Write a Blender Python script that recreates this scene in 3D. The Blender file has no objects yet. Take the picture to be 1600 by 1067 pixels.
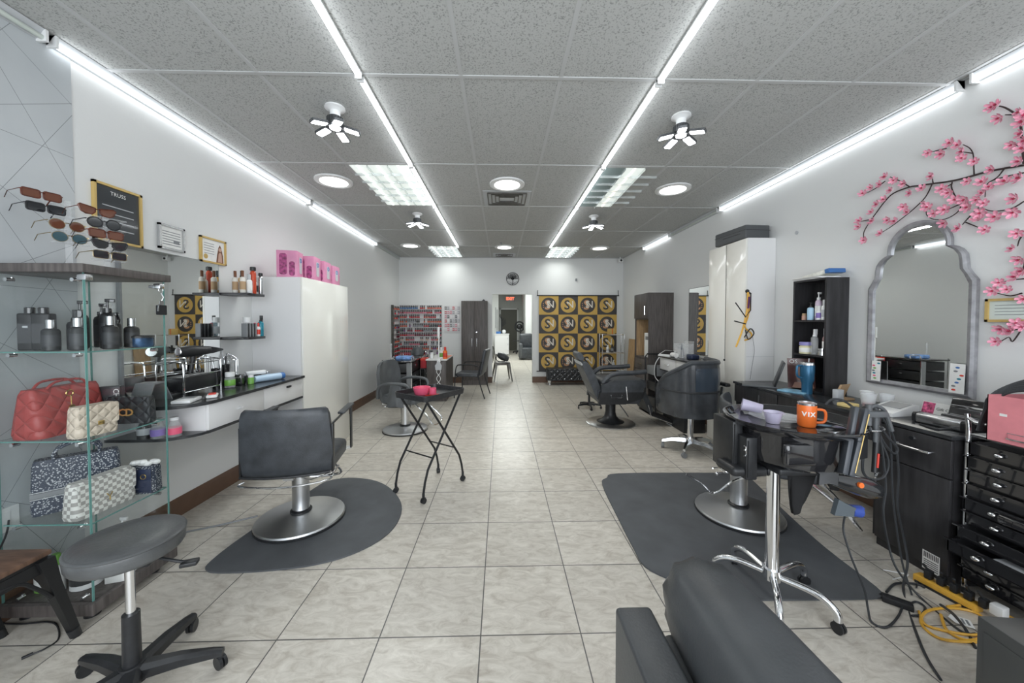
import bpy, bmesh, math, random
from mathutils import Vector as V, Matrix as MX
PI = math.pi
SC = bpy.context.scene
# ---------------- camera, world, exposure ----------------
F = 557.0
YAW = math.atan(.025); PIT = math.radians(1.45); CX = 797.0; CY = 517.1; EYE = V((0, 0, 1.43))
cf = V((math.sin(YAW)*math.cos(PIT), math.cos(YAW)*math.cos(PIT), -math.sin(PIT)))
cr = V((math.cos(YAW), -math.sin(YAW), 0)); cu = cr.cross(cf)
cam_d = bpy.data.cameras.new('camera'); cam = bpy.data.objects.new('camera', cam_d)
SC.collection.objects.link(cam); SC.camera = cam
cam_d.sensor_width = 36; cam_d.lens = 36*F/1600; cam_d.clip_start = .02; cam_d.clip_end = 60
cam_d.shift_x = (800-CX)/1600; cam_d.shift_y = (CY-533.5)/1600
cam.matrix_world = MX((( cr.x, cu.x, -cf.x, 0), (cr.y, cu.y, -cf.y, 0), (cr.z, cu.z, -cf.z, EYE.z), (0, 0, 0, 1)))
W = bpy.data.worlds.new('world'); SC.world = W; W.use_nodes = True
W.node_tree.nodes['Background'].inputs[0].default_value = (.80, .88, 1, 1)
W.node_tree.nodes['Background'].inputs[1].default_value = 1.0
SC.view_settings.view_transform = 'Standard'; SC.view_settings.look = 'None'
SC.view_settings.gamma = 1; SC.view_settings.exposure = 0.78; SC.view_settings.use_curve_mapping = False
SC.cycles.max_bounces = 8; SC.cycles.diffuse_bounces = 5; SC.cycles.glossy_bounces = 5
SC.cycles.transmission_bounces = 8; SC.cycles.transparent_max_bounces = 16
SC.cycles.caustics_reflective = False; SC.cycles.caustics_refractive = False
SC.cycles.sample_clamp_indirect = 4

def area(name, loc, rot, sx, sy, power, col=(1, 1, 1), shape='RECTANGLE', spread=PI):
    d = bpy.data.lights.new(name, 'AREA'); d.shape = shape; d.size = sx
    if shape in ('RECTANGLE', 'ELLIPSE'): d.size_y = sy
    d.energy = power; d.color = col; d.spread = spread
    o = bpy.data.objects.new(name, d); SC.collection.objects.link(o); o.location = loc; o.rotation_euler = rot
    return o
# added fill light behind the camera, as if from an unseen shop window
area('daylight_fill', (.2, -1.62, 1.55), (PI/2, 0, 0), 4.6, 2.3, 75, (.93, .97, 1))

# ---------------- helpers ----------------
def ray(px, py): return cf + cr*((px-CX)/F) + cu*((CY-py)/F)
def ZP(px, py, z=0.): r = ray(px, py); return EYE + r*((z-EYE.z)/r.z)
def XP(px, py, x): r = ray(px, py); return EYE + r*(x/r.x)
def YP(px, py, y): r = ray(px, py); return EYE + r*(y/r.y)

MATS = {}
def pm(name, col, rough=.5, metal=0., noise=None, bump=None, alpha=1., emit=0., ecol=None, trans=0., ior=1.45, coat=0., spec=.5, stretch=None):
    m = bpy.data.materials.new(name); m.use_nodes = True; nt = m.node_tree; b = nt.nodes['Principled BSDF']
    c = tuple(col)+(1,)
    b.inputs['Base Color'].default_value = c; b.inputs['Roughness'].default_value = rough; b.inputs['Metallic'].default_value = metal
    b.inputs['Alpha'].default_value = alpha; b.inputs['Transmission Weight'].default_value = trans; b.inputs['IOR'].default_value = ior
    b.inputs['Coat Weight'].default_value = coat; b.inputs['Specular IOR Level'].default_value = spec
    if emit: b.inputs['Emission Color'].default_value = tuple(ecol or col)+(1,); b.inputs['Emission Strength'].default_value = emit
    if noise or bump:
        tc = nt.nodes.new('ShaderNodeTexCoord'); mp = nt.nodes.new('ShaderNodeMapping'); nt.links.new(tc.outputs['Object'], mp.inputs[0])
        if stretch: mp.inputs['Scale'].default_value = stretch
    if noise:
        n = nt.nodes.new('ShaderNodeTexNoise'); n.inputs['Scale'].default_value = noise[0]; n.inputs['Detail'].default_value = 4
        nt.links.new(mp.outputs[0], n.inputs['Vector'])
        r = nt.nodes.new('ShaderNodeValToRGB'); a = noise[1]
        r.color_ramp.elements[0].position = .3; r.color_ramp.elements[1].position = .7
        r.color_ramp.elements[0].color = tuple(x*(1-a) for x in col)+(1,); r.color_ramp.elements[1].color = tuple(min(1, x*(1+a)) for x in col)+(1,)
        nt.links.new(n.outputs['Fac'], r.inputs[0]); nt.links.new(r.outputs[0], b.inputs['Base Color'])
    if bump:
        n = nt.nodes.new('ShaderNodeTexNoise'); n.inputs['Scale'].default_value = bump[0]; n.inputs['Detail'].default_value = 5
        nt.links.new(mp.outputs[0], n.inputs['Vector'])
        bp = nt.nodes.new('ShaderNodeBump'); bp.inputs['Strength'].default_value = bump[1]; bp.inputs['Distance'].default_value = .01
        nt.links.new(n.outputs['Fac'], bp.inputs['Height']); nt.links.new(bp.outputs[0], b.inputs['Normal'])
    MATS[name] = m
    return m
def math_node(nt, op, a, b=None, c=None):
    n = nt.nodes.new('ShaderNodeMath'); n.operation = op
    for i, x in enumerate((a, b, c)):
        if x is None: continue
        if isinstance(x, (int, float)): n.inputs[i].default_value = x
        else: nt.links.new(x, n.inputs[i])
    return n.outputs[0]

class G:
    """collects shapes, links them as ONE mesh object"""
    def __init__(s): s.v = []; s.f = []; s.m = []; s.mats = []; s.cur = 0; s.M = None
    def mat(s, m):
        if m not in s.mats: s.mats.append(m)
        s.cur = s.mats.index(m); return s
    def add(s, vs, fs):
        o = len(s.v)
        vs = [V(v) for v in vs]
        if s.M is not None: vs = [s.M @ v for v in vs]
        s.v += vs
        for f in fs: s.f.append([o+i for i in f]); s.m.append(s.cur)
        return s
    def box(s, x0, x1, y0, y1, z0, z1, r=0.):
        if x1 < x0: x0, x1 = x1, x0
        if y1 < y0: y0, y1 = y1, y0
        if z1 < z0: z0, z1 = z1, z0
        if r <= 0:
            vs = [(x, y, z) for z in (z0, z1) for x, y in ((x0, y0), (x1, y0), (x1, y1), (x0, y1))]
            return s.add(vs, [(3, 2, 1, 0), (4, 5, 6, 7), (0, 1, 5, 4), (1, 2, 6, 5), (2, 3, 7, 6), (3, 0, 4, 7)])
        bm = bmesh.new(); bmesh.ops.create_cube(bm, size=1)
        for v in bm.verts: v.co = V(((x0+x1)/2+v.co.x*(x1-x0), (y0+y1)/2+v.co.y*(y1-y0), (z0+z1)/2+v.co.z*(z1-z0)))
        r = min(r, .49*min(x1-x0, y1-y0, z1-z0))
        bmesh.ops.bevel(bm, geom=bm.edges[:], offset=r, segments=3 if r > .008 else 2, profile=.5, affect='EDGES')
        return s.bm(bm)
    def bm(s, bm):
        bm.verts.index_update(); s.add([v.co.copy() for v in bm.verts], [[v.index for v in f.verts] for f in bm.faces]); bm.free(); return s
    def ring(s, rings, cap=True, close=False):
        n = len(rings[0]); vs = [p for r in rings for p in r]; fs = []
        K = len(rings)
        for k in range(K if close else K-1):
            a = k*n; b = ((k+1) % K)*n
            for i in range(n): j = (i+1) % n; fs.append((a+i, a+j, b+j, b+i))
        if cap and not close: fs.append(list(range(n))[::-1]); fs.append([(K-1)*n+i for i in range(n)])
        return s.add(vs, fs)
    def cyl(s, p0, p1, r0, r1=None, n=16):
        r1 = r0 if r1 is None else r1
        p0, p1 = V(p0), V(p1); d = (p1-p0).normalized(); a = d.orthogonal().normalized(); b = d.cross(a)
        R = lambda p, r: [p+a*(r*math.cos(2*PI*i/n))+b*(r*math.sin(2*PI*i/n)) for i in range(n)]
        return s.ring([R(p0, r0), R(p1, r1)])
    def lathe(s, prof, c=(0, 0, 0), n=24, sx=1., sy=1.):
        rs = [[V((c[0]+r*sx*math.cos(2*PI*i/n), c[1]+r*sy*math.sin(2*PI*i/n), c[2]+z)) for i in range(n)] for r, z in prof]
        return s.ring(rs)
    def tube(s, pts, r, n=8, smooth=0, close=False, flat=1.):
        pts = [V(p) for p in pts]
        if smooth: pts = spline(pts, smooth, close)
        rr = r if isinstance(r, (list, tuple)) else None
        rs = []; N = len(pts); up = None
        for k, p in enumerate(pts):
            if close: t = pts[(k+1) % N]-pts[k-1]
            else: t = pts[min(k+1, N-1)]-pts[max(k-1, 0)]
            t = t.normalized() if t.length > 1e-9 else V((0, 0, 1))
            if up is None: up = t.orthogonal().normalized()
            up = (up - t*up.dot(t)); up = up.normalized() if up.length > 1e-6 else t.orthogonal().normalized()
            b = t.cross(up)
            q = (rr[0]+(rr[1]-rr[0])*k/(N-1)) if rr else r
            rs.append([p+up*(q*math.cos(2*PI*i/n))+b*(q*flat*math.sin(2*PI*i/n)) for i in range(n)])
        return s.ring(rs, close=close)
    def prism(s, poly, a, b, ax='z'):
        def P(u, w, h): return {'z': (u, w, h), 'x': (h, u, w), 'y': (u, h, w)}[ax]
        n = len(poly)
        return s.add([P(u, w, a) for u, w in poly]+[P(u, w, b) for u, w in poly],
                     [list(range(n))[::-1], [n+i for i in range(n)]]+[(i, (i+1) % n, n+(i+1) % n, n+i) for i in range(n)])
    def ball(s, c, r, sc=(1, 1, 1), n=12):
        m = max(4, n//2); prof = [(math.sin(PI*k/m), -math.cos(PI*k/m)) for k in range(m+1)]
        rs = [[V((c[0]+r*sc[0]*max(q, .001)*math.cos(2*PI*i/n), c[1]+r*sc[1]*max(q, .001)*math.sin(2*PI*i/n), c[2]+r*sc[2]*z)) for i in range(n)] for q, z in prof]
        return s.ring(rs)
    def quad(s, *p): return s.add(p, [list(range(len(p)))])
    def text(s, t, size, M, ex=0.0, bold=0.):
        cu_ = bpy.data.curves.new('t', 'FONT'); cu_.body = t; cu_.size = size; cu_.align_x = 'CENTER'; cu_.align_y = 'CENTER'; cu_.extrude = ex; cu_.offset = bold; cu_.resolution_u = 2
        o = bpy.data.objects.new('t', cu_); me = o.to_mesh()
        old = s.M; s.M = M if old is None else old @ M
        s.add([v.co.copy() for v in me.vertices], [list(p.vertices) for p in me.polygons]); s.M = old
        o.to_mesh_clear(); bpy.data.objects.remove(o); bpy.data.curves.remove(cu_); return s
    def obj(s, name, m=None, parent=None, smooth=True, ang=40, world=False, **props):
        me = bpy.data.meshes.new(name)
        off = V((0, 0, 0))
        if parent is None and s.v and not props.get('kind') == 'structure':
            xs = [v.x for v in s.v]; ys = [v.y for v in s.v]; zs = [v.z for v in s.v]
            off = V(((min(xs)+max(xs))/2, (min(ys)+max(ys))/2, min(zs)))
        elif world and parent is not None: off = parent.location.copy() if parent.parent is None else parent.parent.location.copy()
        me.from_pydata([v-off for v in s.v], [], s.f)
        if s.mats:
            for q in s.mats: me.materials.append(q)
            me.polygons.foreach_set('material_index', s.m)
        else: me.materials.append(m)
        if smooth:
            me.polygons.foreach_set('use_smooth', [True]*len(me.polygons)); me.set_sharp_from_angle(angle=math.radians(ang))
        bm = bmesh.new(); bm.from_mesh(me); bmesh.ops.recalc_face_normals(bm, faces=bm.faces); bm.to_mesh(me); bm.free()
        me.update()
        o = bpy.data.objects.new(name, me); SC.collection.objects.link(o)
        if parent is None: o.location = off
        else: o.parent = parent
        for k, v in props.items(): o[k] = v
        return o
def spline(pts, k=6, close=False):
    out = []; n = len(pts)
    for i in range(n if close else n-1):
        if close: p0, p1, p2, p3 = pts[i-1], pts[i], pts[(i+1) % n], pts[(i+2) % n]
        else: p0, p1, p2, p3 = pts[max(i-1, 0)], pts[i], pts[i+1], pts[min(i+2, n-1)]
        for j in range(k):
            t = j/k
            out.append(.5*((2*p1)+(p2-p0)*t+(2*p0-5*p1+4*p2-p3)*t*t+(3*p1-p0-3*p2+p3)*t**3))
    if not close: out.append(pts[-1])
    return out
def T(name, label, cat, loc=(0, 0, 0), rz=0., group=None):
    o = bpy.data.objects.new(name, None); SC.collection.objects.link(o); o.location = V(loc); o.rotation_euler = (0, 0, rz)
    o.empty_display_size = .05; o['label'] = label; o['category'] = cat
    if group: o['group'] = group
    return o
def tg(label, cat, group=None):
    d = dict(label=label, category=cat)
    if group: d['group'] = group
    return d
def dup(root, loc, rz=None, label=None, group=None, scale=None):
    r = root.copy(); SC.collection.objects.link(r); r.location = V(loc)
    if rz is not None: r.rotation_euler = (0, 0, rz)
    if label: r['label'] = label
    if group: r['group'] = group
    if scale: r.scale = scale
    for ch in list(root.children):
        c = ch.copy(); SC.collection.objects.link(c); c.parent = r
        for g in list(ch.children):
            d = g.copy(); SC.collection.objects.link(d); d.parent = c
    return r
def arc(cx, cy, r, a0, a1, n): return [(cx+r*math.cos(a0+(a1-a0)*i/n), cy+r*math.sin(a0+(a1-a0)*i/n)) for i in range(n+1)]
def rrect(x0, x1, y0, y1, r, n=4):
    return arc(x1-r, y0+r, r, -PI/2, 0, n)+arc(x1-r, y1-r, r, 0, PI/2, n)+arc(x0+r, y1-r, r, PI/2, PI, n)+arc(x0+r, y0+r, r, PI, 1.5*PI, n)
RX = lambda a: MX.Rotation(a, 4, 'X'); RY = lambda a: MX.Rotation(a, 4, 'Y'); RZ = lambda a: MX.Rotation(a, 4, 'Z'); TR = lambda *p: MX.Translation(V(p))

# ---------------- materials ----------------
white_paint = pm('white_paint', (.74, .75, .745), .6, bump=(60, .05))
ceiling_m = pm('ceiling_tile', (.50, .51, .50), .9)
tbar_m = pm('t_bar', (.50, .51, .51), .5)
black_leather = pm('black_leather', (.044, .049, .056), .42, noise=(12, .3), bump=(160, .12), spec=.6)
grey_leather = pm('grey_leather', (.085, .092, .098), .45, noise=(8, .25), bump=(120, .1), spec=.6)
black_plastic = pm('black_plastic', (.02, .021, .023), .38, noise=(30, .2))
gloss_black = pm('gloss_black', (.016, .016, .018), .10, coat=1.)
dark_metal = pm('dark_metal', (.035, .036, .038), .35, .6)
gun_metal = pm('gun_metal', (.12, .115, .105), .35, .85, noise=(20, .2))
chrome = pm('chrome', (.82, .83, .85), .12, 1.)
steel = pm('brushed_steel', (.62, .63, .64), .25, 1., noise=(6, .12))
mirror_m = pm('mirror_silver', (.90, .92, .91), .01, 1.)
rubber = pm('rubber_mat', (.090, .096, .104), .72, noise=(5, .15), bump=(200, .1))

def thin_glass(name, tint, k):
    m = bpy.data.materials.new(name); m.use_nodes = True; nt = m.node_tree; nt.nodes.clear()
    o = nt.nodes.new('ShaderNodeOutputMaterial'); tr = nt.nodes.new('ShaderNodeBsdfTransparent'); gl = nt.nodes.new('ShaderNodeBsdfGlossy'); mx = nt.nodes.new('ShaderNodeMixShader'); fr = nt.nodes.new('ShaderNodeLayerWeight')
    tr.inputs[0].default_value = tuple(tint)+(1,); gl.inputs['Roughness'].default_value = .02; fr.inputs[0].default_value = .5
    nt.links.new(math_node(nt, 'MULTIPLY_ADD', math_node(nt, 'POWER', fr.outputs['Facing'], 4), .3*k, .025), mx.inputs[0]); nt.links.new(tr.outputs[0], mx.inputs[1]); nt.links.new(gl.outputs[0], mx.inputs[2]); nt.links.new(mx.outputs[0], o.inputs[0])
    return m
glass_edge = pm('glass_edge', (.16, .36, .33), .15, alpha=.75)
glass_m = thin_glass('case_glass', (.982, .99, .988), 1.)
acrylic = pm('clear_acrylic', (.92, .94, .95), .05, alpha=.22)
plastic_clear = pm('clear_plastic', (.85, .88, .90), .08, alpha=.35)
disc_steel = pm('spun_steel', (.66, .67, .68), .32, 1., noise=(3, .1))
gold = pm('gold_metal', (.85, .62, .22), .25, 1.)
gold_paint = pm('gold_paint', (.62, .44, .16), .4, .3)
white_gloss = pm('white_gloss', (.79, .785, .74), .12, coat=.3)
white_lam = pm('white_laminate', (.76, .76, .76), .35)
white_plastic = pm('white_plastic', (.80, .81, .81), .3)
paper = pm('white_paper', (.82, .82, .80), .8, noise=(20, .05))
base_brown = pm('brown_baseboard', (.125, .07, .045), .35, noise=(10, .1))
dark_wood = pm('dark_grey_wood', (.092, .081, .077), .45, noise=(6, .35), stretch=(10, 10, .7))
black_lam = pm('black_laminate', (.032, .031, .033), .3, noise=(4, .3), stretch=(8, 8, 1))
counter_m = pm('black_counter', (.035, .037, .040), .22, noise=(14, .4))
led = pm('led_light', (1, 1, 1), .5, emit=5.6, ecol=(.93, .97, 1))
led_wall = pm('led_wall_tube', (1, 1, 1), .5, emit=2.5, ecol=(.93, .97, 1))
led_soft = pm('led_diffuser', (1, 1, 1), .5, emit=2.2, ecol=(1, .99, .95))
red_m = pm('red_plastic', (.65, .05, .03), .4)
pink_m = pm('pink_plastic', (.80, .12, .22), .35)
blue_m = pm('blue_plastic', (.05, .16, .42), .3)
teal_m = pm('teal_plastic', (.02, .22, .30), .2)
orange_m = pm('orange_paint', (.80, .17, .03), .35)
green_m = pm('green_plastic', (.18, .42, .08), .35)
brown_m = pm('brown_plastic', (.16, .06, .025), .35)
yellow_m = pm('yellow_plastic', (.75, .42, .06), .4, noise=(30, .1))
wood_m = pm('walnut_top', (.13, .075, .05), .5, noise=(5, .35), stretch=(2, 14, 2))
ltwood = pm('light_wood', (.45, .30, .16), .55, noise=(5, .25), stretch=(8, 8, 1))
kraft = pm('kraft_paper', (.50, .34, .20), .8)
grey_m = pm('grey_plastic', (.22, .23, .24), .4)
lgrey_m = pm('light_grey_plastic', (.50, .52, .54), .35)

# floor tiles
def floor_material():
    m = bpy.data.materials.new('floor_tiles'); m.use_nodes = True; nt = m.node_tree; b = nt.nodes['Principled BSDF']; L = nt.links.new
    geo = nt.nodes.new('ShaderNodeNewGeometry'); sp = nt.nodes.new('ShaderNodeSeparateXYZ'); L(geo.outputs['Position'], sp.inputs[0])
    S = .4585
    u = math_node(nt, 'DIVIDE', math_node(nt, 'ADD', sp.outputs[0], .094+S*40), S)
    v = math_node(nt, 'DIVIDE', math_node(nt, 'ADD', sp.outputs[1], -1.593+S*40), S)
    fu = math_node(nt, 'FRACT', u); fv = math_node(nt, 'FRACT', v)
    du = math_node(nt, 'MINIMUM', fu, math_node(nt, 'SUBTRACT', 1, fu)); dv = math_node(nt, 'MINIMUM', fv, math_node(nt, 'SUBTRACT', 1, fv))
    d = math_node(nt, 'MINIMUM', du, dv)
    g = math_node(nt, 'LESS_THAN', d, .0062)
    cb = nt.nodes.new('ShaderNodeCombineXYZ'); L(math_node(nt, 'FLOOR', u), cb.inputs[0]); L(math_node(nt, 'FLOOR', v), cb.inputs[1])
    wn = nt.nodes.new('ShaderNodeTexWhiteNoise'); L(cb.outputs[0], wn.inputs['Vector'])
    off = nt.nodes.new('ShaderNodeVectorMath'); off.operation = 'MULTIPLY_ADD'; L(wn.outputs['Color'], off.inputs[0]); off.inputs[1].default_value = (9, 9, 9); L(geo.outputs['Position'], off.inputs[2])
    n = nt.nodes.new('ShaderNodeTexNoise'); n.inputs['Scale'].default_value = 9; n.inputs['Detail'].default_value = 10; n.inputs['Roughness'].default_value = .70; n.inputs['Distortion'].default_value = 1.1
    mp = nt.nodes.new('ShaderNodeMapping'); mp.inputs['Rotation'].default_value = (0, 0, .6); mp.inputs['Scale'].default_value = (1, 2.2, 1); L(off.outputs[0], mp.inputs[0]); L(mp.outputs[0], n.inputs['Vector'])
    r = nt.nodes.new('ShaderNodeValToRGB'); e = r.color_ramp.elements
    e[0].position = .30; e[0].color = (.40, .36, .305, 1); e[1].position = .66; e[1].color = (.66, .625, .56, 1)
    k = e.new(.5); k.color = (.56, .525, .465, 1)
    L(n.outputs['Fac'], r.inputs[0])
    val = math_node(nt, 'MULTIPLY_ADD', wn.outputs['Value'], .10, .95)
    mul = nt.nodes.new('ShaderNodeVectorMath'); mul.operation = 'SCALE'; L(r.outputs[0], mul.inputs[0]); L(val, mul.inputs['Scale'])
    mx = nt.nodes.new('ShaderNodeMix'); mx.data_type = 'RGBA'; L(g, mx.inputs['Factor']); L(mul.outputs[0], mx.inputs[6]); mx.inputs[7].default_value = (.10, .095, .09, 1)
    L(mx.outputs[2], b.inputs['Base Color'])
    b.inputs['Roughness'].default_value = .34
    bp = nt.nodes.new('ShaderNodeBump'); bp.inputs['Strength'].default_value = .4; bp.inputs['Distance'].default_value = .003
    L(math_node(nt, 'SUBTRACT', 1, g), bp.inputs['Height']); L(bp.outputs[0], b.inputs['Normal'])
    return m
floor_m = floor_material()
# ceiling tile speckle
nt = ceiling_m.node_tree; b = nt.nodes['Principled BSDF']; geo = nt.nodes.new('ShaderNodeNewGeometry')
vn = nt.nodes.new('ShaderNodeTexNoise'); vn.inputs['Scale'].default_value = 120; vn.inputs['Detail'].default_value = 3; nt.links.new(geo.outputs['Position'], vn.inputs['Vector'])
r = nt.nodes.new('ShaderNodeValToRGB'); r.color_ramp.elements[0].position = .36; r.color_ramp.elements[0].color = (.29, .295, .29, 1)
r.color_ramp.elements[1].position = .46; r.color_ramp.elements[1].color = (.49, .50, .49, 1)
nt.links.new(vn.outputs['Fac'], r.inputs[0]); nt.links.new(r.outputs[0], b.inputs['Base Color'])
# wallpaper with thin crossing lines
def wallpaper_material():
    m = bpy.data.materials.new('geometric_wallpaper'); m.use_nodes = True; nt = m.node_tree; b = nt.nodes['Principled BSDF']; L = nt.links.new
    geo = nt.nodes.new('ShaderNodeNewGeometry'); sp = nt.nodes.new('ShaderNodeSeparateXYZ'); L(geo.outputs['Position'], sp.inputs[0])
    d = None
    for a, s, o in ((1.05, .36, .10), (-1.05, .36, .23), (.62, .62, .30), (-.55, .66, .05), (.02, .74, .20)):
        q = math_node(nt, 'ADD', math_node(nt, 'MULTIPLY', sp.outputs[1], math.sin(a)), math_node(nt, 'MULTIPLY', sp.outputs[2], math.cos(a)))
        f = math_node(nt, 'FRACT', math_node(nt, 'DIVIDE', math_node(nt, 'ADD', q, o+10), s))
        w = math_node(nt, 'MULTIPLY', math_node(nt, 'MINIMUM', f, math_node(nt, 'SUBTRACT', 1, f)), s)
        d = w if d is None else math_node(nt, 'MINIMUM', d, w)
    g = math_node(nt, 'LESS_THAN', d, .0011)
    n = nt.nodes.new('ShaderNodeTexNoise'); n.inputs['Scale'].default_value = 1.6; n.inputs['Detail'].default_value = 5; L(geo.outputs['Position'], n.inputs['Vector'])
    r = nt.nodes.new('ShaderNodeValToRGB'); r.color_ramp.elements[0].position = .3; r.color_ramp.elements[1].position = .7
    r.color_ramp.elements[0].color = (.44, .47, .49, 1); r.color_ramp.elements[1].color = (.56, .585, .60, 1); L(n.outputs['Fac'], r.inputs[0])
    mx = nt.nodes.new('ShaderNodeMix'); mx.data_type = 'RGBA'; L(g, mx.inputs['Factor']); L(r.outputs[0], mx.inputs[6]); mx.inputs[7].default_value = (.20, .21, .22, 1)
    L(mx.outputs[2], b.inputs['Base Color']); b.inputs['Roughness'].default_value = .5
    return m
wallpaper_m = wallpaper_material()

# ---------------- the setting ----------------
XL, XR, YB, YF, HC = -2.38, 2.88, 8.38, -1.7, 2.93
DX0, DX1, DZ = -.21, .735, 2.08          # doorway in the back wall
ST = dict(kind='structure')
G().box(XL-.1, XR+.1, YF-.1, YB+.12, -.06, 0).box(-2.6, 3.2, YB+.12, 18.2, -.06, 0).obj('floor', floor_m, smooth=False, **ST)
G().box(XL-.1, XR+.1, YF-.1, YB+.12, HC, HC+.05).obj('ceiling', ceiling_m, smooth=False, **ST)
G().box(XL-.1, XL, YF, YB, 0, HC).obj('wall_left', white_paint, smooth=False, **ST)
G().box(XR, XR+.1, YF, YB, 0, HC).obj('wall_right', white_paint, smooth=False, **ST)
G().box(XL-.1, DX0, YB, YB+.12, 0, HC).box(DX1, XR+.1, YB, YB+.12, 0, HC).box(DX0, DX1, YB, YB+.12, DZ, HC).obj('wall_back', white_paint, smooth=False, **ST)
G().box(XL-.1, XL+.3, YF-.1, YF, 0, HC).box(XR-.3, XR+.1, YF-.1, YF, 0, HC).box(XL+.3, XR-.3, YF-.1, YF, 0, .35).box(XL+.3, XR-.3, YF-.1, YF, 2.75, HC).obj('wall_front', white_paint, smooth=False, **ST)
g = G()
for k in range(4): x = XL+.3+k*(XR-XL-.6)/3; g.box(x-.03, x+.03, YF-.08, YF-.02, .35, 2.75)
g.obj('window_1', dark_metal, smooth=False, **ST)  # unseen shop window, put in along with the fill light
# wallpaper on the near end of the left wall
G().box(XL, XL+.004, YF, 2.065, 0, HC).obj('wall_panel_left', wallpaper_m, smooth=False, **ST)
# back room
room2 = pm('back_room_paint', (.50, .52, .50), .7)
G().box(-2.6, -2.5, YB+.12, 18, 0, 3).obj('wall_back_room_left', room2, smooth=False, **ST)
G().box(1.25, 1.35, YB+.12, 18, 0, 3).obj('wall_back_room_right', white_paint, smooth=False, **ST)
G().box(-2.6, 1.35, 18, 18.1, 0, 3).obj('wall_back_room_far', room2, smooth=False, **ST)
G().box(-2.6, 1.35, YB+.12, 18.1, 3, 3.05).obj('ceiling_back_room', ceiling_m, smooth=False, **ST)
# T-bars
g = G()
for k in range(-4, 6):
    x = -.243+.61*k
    if XL < x < XR: g.box(x-.012, x+.012, YF, YB, HC-.004, HC+.001)
ceiling_rows = [2.222+1.22*k for k in range(-3, 6)]
for y in ceiling_rows: g.box(XL, XR, y-.012, y+.012, HC-.0052, HC+.0012)
g.box(XL, XL+.02, YF, YB, HC-.004, HC).box(XR-.02, XR, YF, YB, HC-.004, HC).box(XL, XR, YB-.02, YB, HC-.004, HC)
g.obj('trim_1', tbar_m, smooth=False, **ST)
G().prism([(0, 0), (.014, 0), (.014, .115), (.006, .14), (0, .14)], YF, YB, 'y').obj('baseboard_left', base_brown, smooth=False, **ST).location = (XL, 0, 0)
G().prism([(0, 0), (-.014, 0), (-.014, .115), (-.006, .14), (0, .14)], YF, YB, 'y').obj('baseboard_right', base_brown, smooth=False, **ST).location = (XR, 0, 0)
G().box(XL, DX0, YB-.014, YB, 0, .14).box(DX1, XR, YB-.014, YB, 0, .14).obj('baseboard_back', base_brown, smooth=False, **ST)
olive = pm('olive_door', (.10, .10, .08), .5)
dr = G().box(-.02, .8, 17.94, 18, 0, 2.05).obj('door_1', olive, smooth=False, **ST)
G().box(-.08, -.02, 17.93, 18, 0, 2.11).box(.8, .86, 17.93, 18, 0, 2.11).box(-.08, .86, 17.93, 18, 2.05, 2.11).obj('trim_2', white_paint, smooth=False, **ST)

# ---------------- lamps ----------------
tube_off = pm('unlit_tube', (.55, .60, .56), .3)
def strip(x, y0, y1, side, on, label, grp):
    """slim tube fixture; side 0: on the ceiling, -1/+1 in the wall corner"""
    t = T('tube_light', label, 'tube light', (x, (y0+y1)/2, HC), 0, grp)
    h = (y1-y0)/2
    if side == 0:
        G().box(-.019, .019, -h, h, -.016, -.004).obj('housing', white_plastic, t, smooth=False)
        G().prism([(-.014, -.016), (-.012, -.034), (0, -.042), (.012, -.034), (.014, -.016)], -h+.01, h-.01, 'y').obj('tube', led if on else tube_off, t)
    else:
        s = -side
        G().prism([(0, -.004), (s*.05, -.004), (s*.035, -.02), (s*.012, -.05), (0, -.055)], -h, h, 'y').obj('housing', lgrey_m, t, smooth=False)
        G().tube([(s*.034, -h+.01, -.045), (s*.034, h-.01, -.045)], .0125, 10).obj('tube', led_wall if on else tube_off, t)
    for q in (-h, h-.012): G().box(-.02 if side == 0 else min(0, -side*.055), .02 if side == 0 else max(0, -side*.055), q, q+.012, -.045 if side == 0 else -.064, -.004).obj('end_cap', white_plastic, t, smooth=False)
    return t
ends = [-1.3, -.22, 1.0, 2.21, 3.43, 4.65, 5.87, 7.08]
for nm, x in (('left', -.853), ('right', .977)):
    for k in range(len(ends)-1):
        strip(x, ends[k]+.01, ends[k+1]-.01, 0, True, 'lit slim white tube in the %s ceiling row, %s' % (nm, ('behind the camera', 'above the camera', 'nearest the camera', 'beside the near fan lamp', 'beside the near troffer', 'beside the far fan lamp', 'last before the back wall')[k]), 'ceiling tube rows')
WL = 'wall corner tube lights'
strip(XL, -.6, 1.93, -1, False, 'unlit tube in the left wall corner above the patterned wallpaper', WL)
strip(XL, 1.96, 4.46, -1, True, 'long lit tube in the left wall corner above the framed certificates', WL)
strip(XL, 4.50, 6.80, -1, True, 'lit tube in the left wall corner above the pink boxes', WL)
strip(XL, 6.84, 8.36, -1, False, 'unlit tube in the left wall corner beside the back wall', WL)
strip(XR, -.4, 2.12, 1, True, 'lit tube in the right wall corner at the upper right edge of the photo', WL)
strip(XR, 2.18, 4.60, 1, True, 'long lit tube in the right wall corner above the blossom branch', WL)
strip(XR, 4.64, 5.96, 1, False, 'unlit tube in the right wall corner above the tall white cabinet', WL)
strip(XR, 6.00, 7.1, 1, True, 'short lit tube in the right wall corner beyond the white cabinet', WL)

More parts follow.
